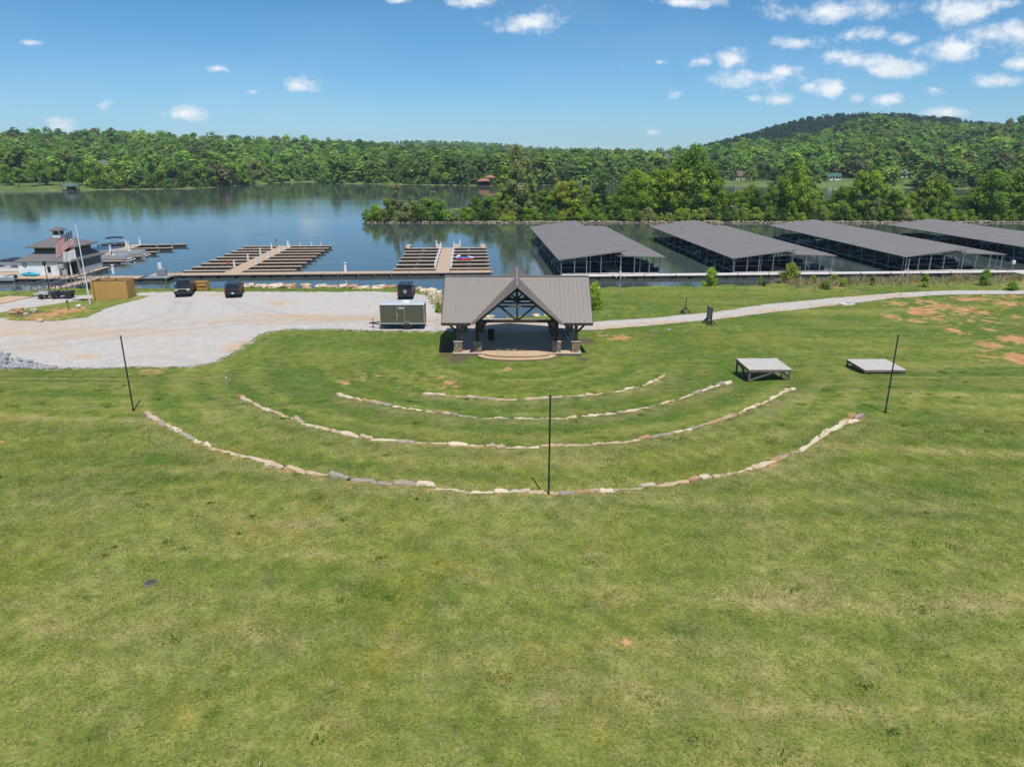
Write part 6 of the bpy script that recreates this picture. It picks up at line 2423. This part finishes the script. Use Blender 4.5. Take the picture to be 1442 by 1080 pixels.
def hip(m, x0, x1, y0, y1, z0, X0, X1, Y0, Y1, z1, th=.14):
    b = [(x0, y0, z0), (x1, y0, z0), (x1, y1, z0), (x0, y1, z0)]
    a = [(X0, Y0, z1), (X1, Y0, z1), (X1, Y1, z1), (X0, Y1, z1)]
    m.add(b + a + [(x, y, z - th) for x, y, z in b], [(0, 1, 5, 4), (1, 2, 6, 5), (2, 3, 7, 6), (3, 0, 4, 7), (4, 5, 6, 7), (8, 9, 1, 0), (9, 10, 2, 1), (10, 11, 3, 2), (11, 8, 0, 3), (11, 10, 9, 8)])


U0, U1, V0, V1 = 1.9, WB - .6, 2.0, DB - 1.4
m = MB()
hip(m, -.4, WB + .4, -.28, DB + .5, 2.32, U0, U1, V0, V1, 3.55)
m.build('roof', M['shingle'], MO)
MB().box(((U0 + U1) / 2, (V0 + V1) / 2, 3.8), (U1 - U0, V1 - V0, 1.3)).build('upper_wall', M['trim_white'], MO)
for (cx, cy, w_, rzz) in (((U0 + U1) / 2, V0 - .02, U1 - U0 - .2, 0), (U1 + .02, (V0 + V1) / 2, V1 - V0 - .2, math.pi / 2), (U0 - .02, (V0 + V1) / 2, V1 - V0 - .2, -math.pi / 2)):
    o = MB().box((0, 0, 0), (w_, .06, .78)).build('clerestory_window', M['glass'], MO, loc=(cx, cy, 3.98))
    o.rotation_euler = (0, 0, rzz)
    m = MB()
    for k in range(9):
        m.box((-w_ / 2 + w_ * k / 8, -.02, 0), (.06, .07, .8))
    m.build('mullion', M['plastic'], o)
m = MB()
hip(m, U0 - .9, U1 + .9, V0 - .9, V1 + .9, 4.46, 3.9, 5.8, 3.6, 5.2, 5.75)
m.build('upper_roof', M['shingle'], MO)
cup = MB().box((4.85, 4.4, 5.95), (1.3, 1.3, .5)).build('cupola', M['trim_white'], MO)
MB().box((4.85, 4.4, 6.5), (1.1, 1.1, .7)).build('cupola_glass', M['glass'], cup)
for a in (-1, 1):
    for b in (-1, 1):
        MB().box((4.85 + a * .55, 4.4 + b * .55, 6.5), (.16, .16, .7)).build('cupola_post', M['trim_white'], cup)
m = MB()
hip(m, 3.85, 5.85, 3.4, 5.4, 6.9, 4.75, 4.95, 4.3, 4.5, 7.45, .08)
m.build('cupola_roof', M['shingle'], cup)
# side windows towards the lake
for k in range(5):
    y0 = 2.5 + k * 1.28
    o = MB().box((WB + .11, y0 + .55, 1.5), (.05, 1.12, 1.15)).build('side_window', M['glass'], MO)
    m = MB()
    m.box((WB + .13, y0 - .03, 1.5), (.06, .07, 1.2))
    m.build('frame', M['plastic'], o)
# front wall fittings
w_ = MB().box((5.0, -.02, 1.0), (.55, .06, 1.05)).build('front_window', M['glass'], MO)
MB().box((5.0, -.04, .45), (.7, .1, .08)).build('sill', M['trim_white'], w_)
d_ = MB().box((5.95, -.02, 1.0), (.7, .06, 1.9)).build('door', M['trim_white'], MO)
MB().box((6.2, -.07, 1.0), (.05, .06, .14)).build('handle', M['plastic'], d_)
MB().box((5.0, -.012, 1.0), (.85, .03, 1.35)).build('window_trim', M['trim_white'], MO)
MB().box((7.2, -.3, 1.55), (.9, .5, .65)).build('air_conditioner', M['seat'], MO, bevel=.04)
MB().box((7.6, -.2, .55), (.7, .35, 1.0)).build('meter_box', M['seat'], MO, bevel=.03)
m = MB()
for k in range(16):
    a, c = 2 * math.pi * k / 16, 2 * math.pi * (k + 1) / 16
    m.tube((1.15 + .26 * math.cos(a), -.05, 1.72 + .26 * math.sin(a)), (1.15 + .26 * math.cos(c), -.05, 1.72 + .26 * math.sin(c)), .05, .05, 6)
m.build('round_vent', M['plastic'], MO)
MB().box((WB - 2.1, -.05, 1.2), (.25, .12, 2.2)).build('pilaster', M['trim_white'], MO)
# kayak against the wall
t = thing('kayak', 'turquoise kayak lying on the deck along the white office wall', 'kayak', (MX + 2.1, MY - .55, DZ + .02), .02)
m = MB()
prof = [(.02, -1.7), (.2, -1.2), (.32, -.4), (.34, .3), (.24, 1.1), (.02, 1.7)]
m.lathe(prof, 10, (0, 0, 0), 'x')
o = m.build('hull', M['turq'], t, smooth=True, loc=(0, 0, .28))
MB().lathe([(.3, 0), (.3, .04), (.2, .05)], 14, (0, 0, .55)).build('cockpit', M['plastic'], t)

# gangway from the bank to the office deck
ga_ = PZ(45, 417, -.05)
gb_ = PZ(152, 390.5, DZ + .15)
cx0 = ga_.x - 1.2
gv = Vector((gb_.x - 1.0 - cx0, gb_.y - ga_.y, DZ + .15 + .05))
gl = math.hypot(gv.x, gv.y)
t = thing('gangway', 'long aluminium truss gangway leading down from the bank to the floating deck', 'gangway', (cx0, ga_.y, -.05), math.atan2(-gv.x, gv.y))
sl = (DZ + .2) / gl
zz = lambda y: sl * y
MB().bar((0, 0, -.02), (0, gl, zz(gl) - .02), 2.2, .07).build('deck', M['dock_wood'], t)
for s in (-1, 1):
    m = MB()
    x = s * 1.13
    for z in (-.06, 1.15):
        m.bar((x, 0, z), (x, gl, zz(gl) + z), .08, .09)
    m.bar((x, 0, .6), (x, gl, zz(gl) + .6), .04, .04)
    n = 15
    for k in range(n + 1):
        y = gl * k / n
        m.bar((x, y, zz(y)), (x, y, zz(y) + 1.15), .06, .06)
        if k < n:
            y2 = gl * (k + 1) / n
            m.bar((x, y, zz(y) + (0 if k % 2 else 1.1)), (x, y2, zz(y2) + (1.1 if k % 2 else 0)), .05, .05)
    m.build('truss_rail', M['galv'], t)
t = thing('landing_ramp', 'tan boarded landing at the shore end of the gangway', 'ramp', (0, 0, 0))
P4 = [PZ(a_, b_, .07) for a_, b_ in [(45, 418.2), (20, 415.0), (-60, 436), (-20, 433)]]
m = MB()
P4 = [PZ(45, 418.4, .05), PZ(14, 417.5, .05), PZ(-70, 430, .05), PZ(-70, 438, .05), PZ(0, 428.5, .05)]
m.prism([(p_.x, p_.y) for p_ in P4], -.15, .12)
m.build('deck', M['concrete'], t)
q = PZ(61, 413.5, -.2)
t = thing('lamp_post', 'black lamp post standing beside the gangway in front of the white office', 'lamp post', (q.x + .9, q.y, float(Hs(q.x + .9, q.y))))
zt = PD(51, 374, q.y).z - float(Hs(q.x, q.y))
MB().tube((0, 0, -.1), (0, 0, zt), .065, .05, 10).build('shaft', M['black_metal'], t)
MB().lathe([(.1, 0), (.2, .18), (.23, .45), (.1, .55), (.02, .62)], 10, (0, 0, zt)).build('lantern', M['plastic'], t)
MB().lathe([(.18, 0), (.16, .12), (.07, .3)], 10).build('base', M['black_metal'], t)

# small rental dock behind the office
oc = Vector((-78.6, 131.5, DZ))
rc = math.atan2(4.2, 27.0)
Cd = thing('finger_dock', 'short stepped finger dock behind the marina office', 'dock', oc, rc)
deck_piece(Cd, 'pier', -1.2, 1.2, 0, 28.0)
for k, (y, L_) in enumerate([(.6, 5.0), (7.0, 6.2), (13.6, 7.2), (20.2, 8.2), (26.6, 9.6)]):
    deck_piece(Cd, 'finger', 1.21, 1.2 + L_, y, y + 1.0)
ec = Vector((math.cos(rc), math.sin(rc), 0))
fc = Vector((-math.sin(rc), math.cos(rc), 0))
wc = lambda x, y, z=0.0: oc + ec * x + fc * y + Vector((0, 0, z))
for x, y, lb in ((.8, 27.2, 'far end'), (.9, 20, 'middle'), (-.6, 14, 'middle'), (-.6, 23, 'far end')):
    pedestal(wc(x, y), 'white power pedestal on the short stepped dock behind the office', 'power pedestals on the stepped dock', 1.2)
q = wc(-3.2, 24.5)
pontoon('pontoon boat with open black canopy moored at the far end of the stepped dock', (q.x, q.y, BW), rc + .3 + math.pi / 2, M['hull_dark'], M['plastic'])
q = wc(4.2, 10.6)
pontoon('silver pontoon boat in the middle slip of the stepped dock', (q.x, q.y, BW), rc + math.pi / 2, M['alu'], None)
q = wc(3.4, 4.2)
pontoon('grey pontoon boat in the nearest slip of the stepped dock', (q.x, q.y, BW), rc + math.pi / 2, M['alu'], None)
q = wc(-2.6, 16.5)
motorboat('motorboat under a bright blue canvas cover beside the stepped dock', (q.x, q.y, BW), rc + .2 + math.pi / 2, M['hull_white'], None, M['blue_cover'])
q = PZ(13, 389, WATER_Z)
pontoon('pontoon boat with long navy canopy at the left of the marina office', (q.x, q.y + 2.0, BW), math.radians(82), M['hull_white'], M['navy_canvas'])
q = PZ(3, 398, WATER_Z)
motorboat('white motorboat cut by the left edge below the office deck', (q.x - 1.6, q.y + .6, BW), math.radians(-86), M['hull_white'], None, None)
q = PZ(2, 384, WATER_Z)
motorboat('white motorboat moored behind the navy canopied pontoon boat', (q.x - 2, q.y + 7.6, BW), math.radians(90), M['hull_white'], None, M['navy_canvas'])

# ------------------------------------------------------------------ bushes on the near bank
NB_T = [make_tree('bank_shrub', 400 + k, 3.0, [1.45, 1.5, .9][k], [3000, 4200, 1800][k], .13, base=.05, lobes_n=26, top_narrow=[.15, .0, .1][k], trunk_r=.05, lob=(.28, .44), limbs=8, spread=.55, jitter=.9) for k in range(3)]
for px, py, h, k, cn, w_, lb in [(1000, 402, 2.5, 0, 'bright', 1.0, 'bright green leafy bush on the bank before the gap of the covered docks'), (1112, 399, 2.9, 1, 'yellow', 1.0, 'dense round bush with reddish top on the bank before the second covered dock'),
                                 (1052, 399, 1.2, 2, 'bright', .9, 'small sprig bush left of the dense round bush'), (1071, 401, 1.4, 2, 'bright', .9, 'small bush just left of the dense round bush'), (1076, 403, .8, 2, 'dark', 1.4, 'low dark bush at the foot of the dense round bush'),
                                 (1144, 400, 1.3, 2, 'yellow', 1.6, 'low yellow green bush right of the dense round bush'), (1163, 407, 1.2, 0, 'mid', 1.5, 'low spreading bush at the left end of the dry weeds'), (1186, 403, 1.1, 0, 'bright', 1.6, 'low bright bush among the dry weeds near the third dock'),
                                 (1228, 402, 1.6, 2, 'mid', .8, 'slim bush among the dry weeds by the third covered dock'), (1302, 404, 1.9, 2, 'bright', 1.0, 'upright green bush rising from the dry weeds'), (1386, 402, 2.2, 0, 'mid', .9, 'leafy bush in the weeds near the right end of the walkway'), (1174, 398, 1.3, 0, 'bright', 1.2, 'bright bush against the pale walkway left of the third dock'),
                                 (836, 436, 3.2, 0, 'bright', .75, 'bright green bush just behind the right end of the pavilion'), (617, 440, 1.3, 2, 'bright', 1.0, 'small green bush behind the left end of the pavilion'), (1424, 409, 1.2, 0, 'mid', 1.6, 'low bush at the bend of the path near the right edge')]:
    b_ = G(px, py)
    tpl = NB_T[k]
    plant(tpl, b_.x, b_.y, b_.z - .05, h / 3.0, cn, lb, 'bushes on the near bank', w_)


# ------------------------------------------------------------------ houses on the far shore
def house(name, label, px, back, w_, d_, h_, wall, roof, rh=2.2, rz=0.0, wins=4, z_off=0.0):
    D = float(interp(D0T, px)) + back
    t = thing(name, label, 'house', ((px - 721) / FK * D, D, float(ZL(px, D)) - .2 + z_off), rz)
    m = MB()
    m.box((0, 0, h_ / 2), (w_, d_, h_))
    for s in (-1, 1):
        m.add([(s * w_ / 2, -d_ / 2, h_), (s * w_ / 2, d_ / 2, h_), (s * w_ / 2, 0, h_ + rh)], [(0, 1, 2)])
    m.build('wall', wall, t)
    m = MB()
    o_ = .5
    k_ = rh / (d_ / 2)
    for s in (-1, 1):
        m.slab([(-w_ / 2 - o_, s * (d_ / 2 + o_), h_ - o_ * k_ + .1), (w_ / 2 + o_, s * (d_ / 2 + o_), h_ - o_ * k_ + .1), (w_ / 2 + o_, 0, h_ + rh + .1), (-w_ / 2 - o_, 0, h_ + rh + .1)], .2)
    rf = m.build('roof', roof, t)
    MB().box((w_ * .25, 0, h_ + rh + .3), (.8, .8, 1.4)).build('chimney', M['brick'], rf)
    for k in range(wins):
        x = -w_ / 2 + w_ * (k + .5) / wins
        if k == wins // 2:
            MB().box((x, -d_ / 2 - .03, 1.05), (1.0, .08, 2.1)).build('door', M['timber'], t)
        else:
            f_ = MB().box((x, -d_ / 2 - .02, h_ * .55), (1.3, .06, 1.3)).build('window', M['trim_white'], t)
            MB().box((x, -d_ / 2 - .06, h_ * .55), (1.1, .03, 1.1)).build('pane', M['glass'], f_)
    return t


house('lake_house', 'pale house with white gable half hidden in trees on the left far hillside', 146, 80, 8, 7, 4, M['white'], M['shingle'], 3, .5, z_off=4.5)
house('lake_house', 'dark low cottage among the lawn trees above the little boathouse', 126, 52, 9, 6, 3, M['brick'], M['roof_brown'], 1.8, z_off=1.0)
house('lake_house', 'brown roofed house behind the orange roofed boathouses', 708, 55, 9, 7, 4, M['brick'], M['roof_brown'], 4, .4, z_off=3)
house('lake_house', 'white gabled house high in the woods right of the tallest pale tree', 760, 80, 6, 6, 4, M['white'], M['shingle'], 3.5, 1.0, z_off=5)
house('lake_house', 'red brown house peeping from trees above the first covered dock', 804, 36, 5, 5, 5, M['brick'], M['roof_brown'], 2.6, .2, z_off=4)
house('lake_house', 'white house among trees left of the tallest dense tree', 937, 85, 5, 5, 5, M['white'], M['shingle'], 3, .8, z_off=9)
house('lake_house', 'small tan house with pink tinted roof left of the tall dense tree', 898, 75, 5, 5, 3, M['tan_wall'], M['terracotta'], 2.4, .3, z_off=8)
house('lake_house', 'tan house with brown roof above the right hand shore lawn', 1040, 36, 9, 7, 3.4, M['tan_wall'], M['roof_brown'], 3, .1)
house('lake_house', 'long low white house with green roof on the right hand shore', 1174, 34, 10, 6, 3.0, M['white'], M['roof_green'], 1.8, -.05, 5)
house('lake_house', 'small white house with porch among trees at the far right shore', 1272, 44, 5, 5, 3, M['white'], M['shingle'], 2.4, .2, z_off=1.5)
house('lake_house', 'small tan building beside the far right sandy bank', 1290, 30, 5, 4, 2.6, M['tan_wall'], M['shingle'], 2, -.2)


def boathouse(label, px, off, w_, h_, roof, rz=0.0):
    D = float(interp(D0T, px)) - off
    t = thing('boathouse', label, 'boathouse', ((px - 721) / FK * D, D, WATER_Z), rz)
    MB().box((0, 0, .35), (w_, 6, .25)).build('deck', M['old_wood'], t)
    for x in (-1, 1):
        for y in (-1, 1):
            MB().box((x * w_ * .46, y * 2.7, h_ / 2), (.25, .25, h_)).build('post', M['timber'], t)
    m = MB()
    hip(m, -w_ / 2 - .5, w_ / 2 + .5, -3.4, 3.4, h_, -w_ * .2, w_ * .2, -.2, .2, h_ + 1.5, .2)
    m.build('roof', roof, t)
    MB().box((0, 1.2, h_ * .45), (w_ * .8, .15, h_ * .55)).build('back_wall', M['timber'], t)
    return t


M['slate_green'] = pm('slate_green_roof', (.10, .15, .16), .6)
boathouse('little dark boathouse with blue green roof on the left far shore', 94, 4, 7, 2.8, M['slate_green'])
boathouse('lower orange roofed boathouse on the far shore at the end of the lake', 681, 3, 8, 3.4, M['terracotta'], .1)
boathouse('upper orange roofed boathouse just right of the lower one', 690, -5, 7, 5.4, M['terracotta'], .1)
D = 496
t = thing('jetty', 'pale jetty on the far shore in front of the tallest pale tree', 'dock', ((742 - 721) / FK * D, D - 9, WATER_Z + .5), 0)
MB().box((0, 0, 0), (12, 3, .25)).build('deck', M['dock_concrete'], t)
for x in (-5.5, -2, 2, 5.5):
    MB().tube((x, -1.3, -2), (x, -1.3, 1.6), .14, .14, 6).build('pile', M['trim_white'], t)
m = MB()
m.box((0, 1.2, 1.2), (12, .1, .1))
m.build('rail', M['trim_white'], t)

# ------------------------------------------------------------------ the air over the lake
hm = bpy.data.materials.new('haze')
hm.use_nodes = True
hm.node_tree.nodes.clear()
pv_ = nd(hm.node_tree, 'ShaderNodeVolumePrincipled', ins={'Color': (.66, .84, 1.0, 1), 'Density': .00011, 'Anisotropy': .0})
nd(hm.node_tree, 'ShaderNodeOutputMaterial', ins={1: pv_.outputs[0]})
hb = MB().box((0, 1550, 45), (6600, 3620, 120)).build('haze', hm)
tag(hb, 'thin pale blue summer haze over the lake and hills', 'haze', kind='stuff')
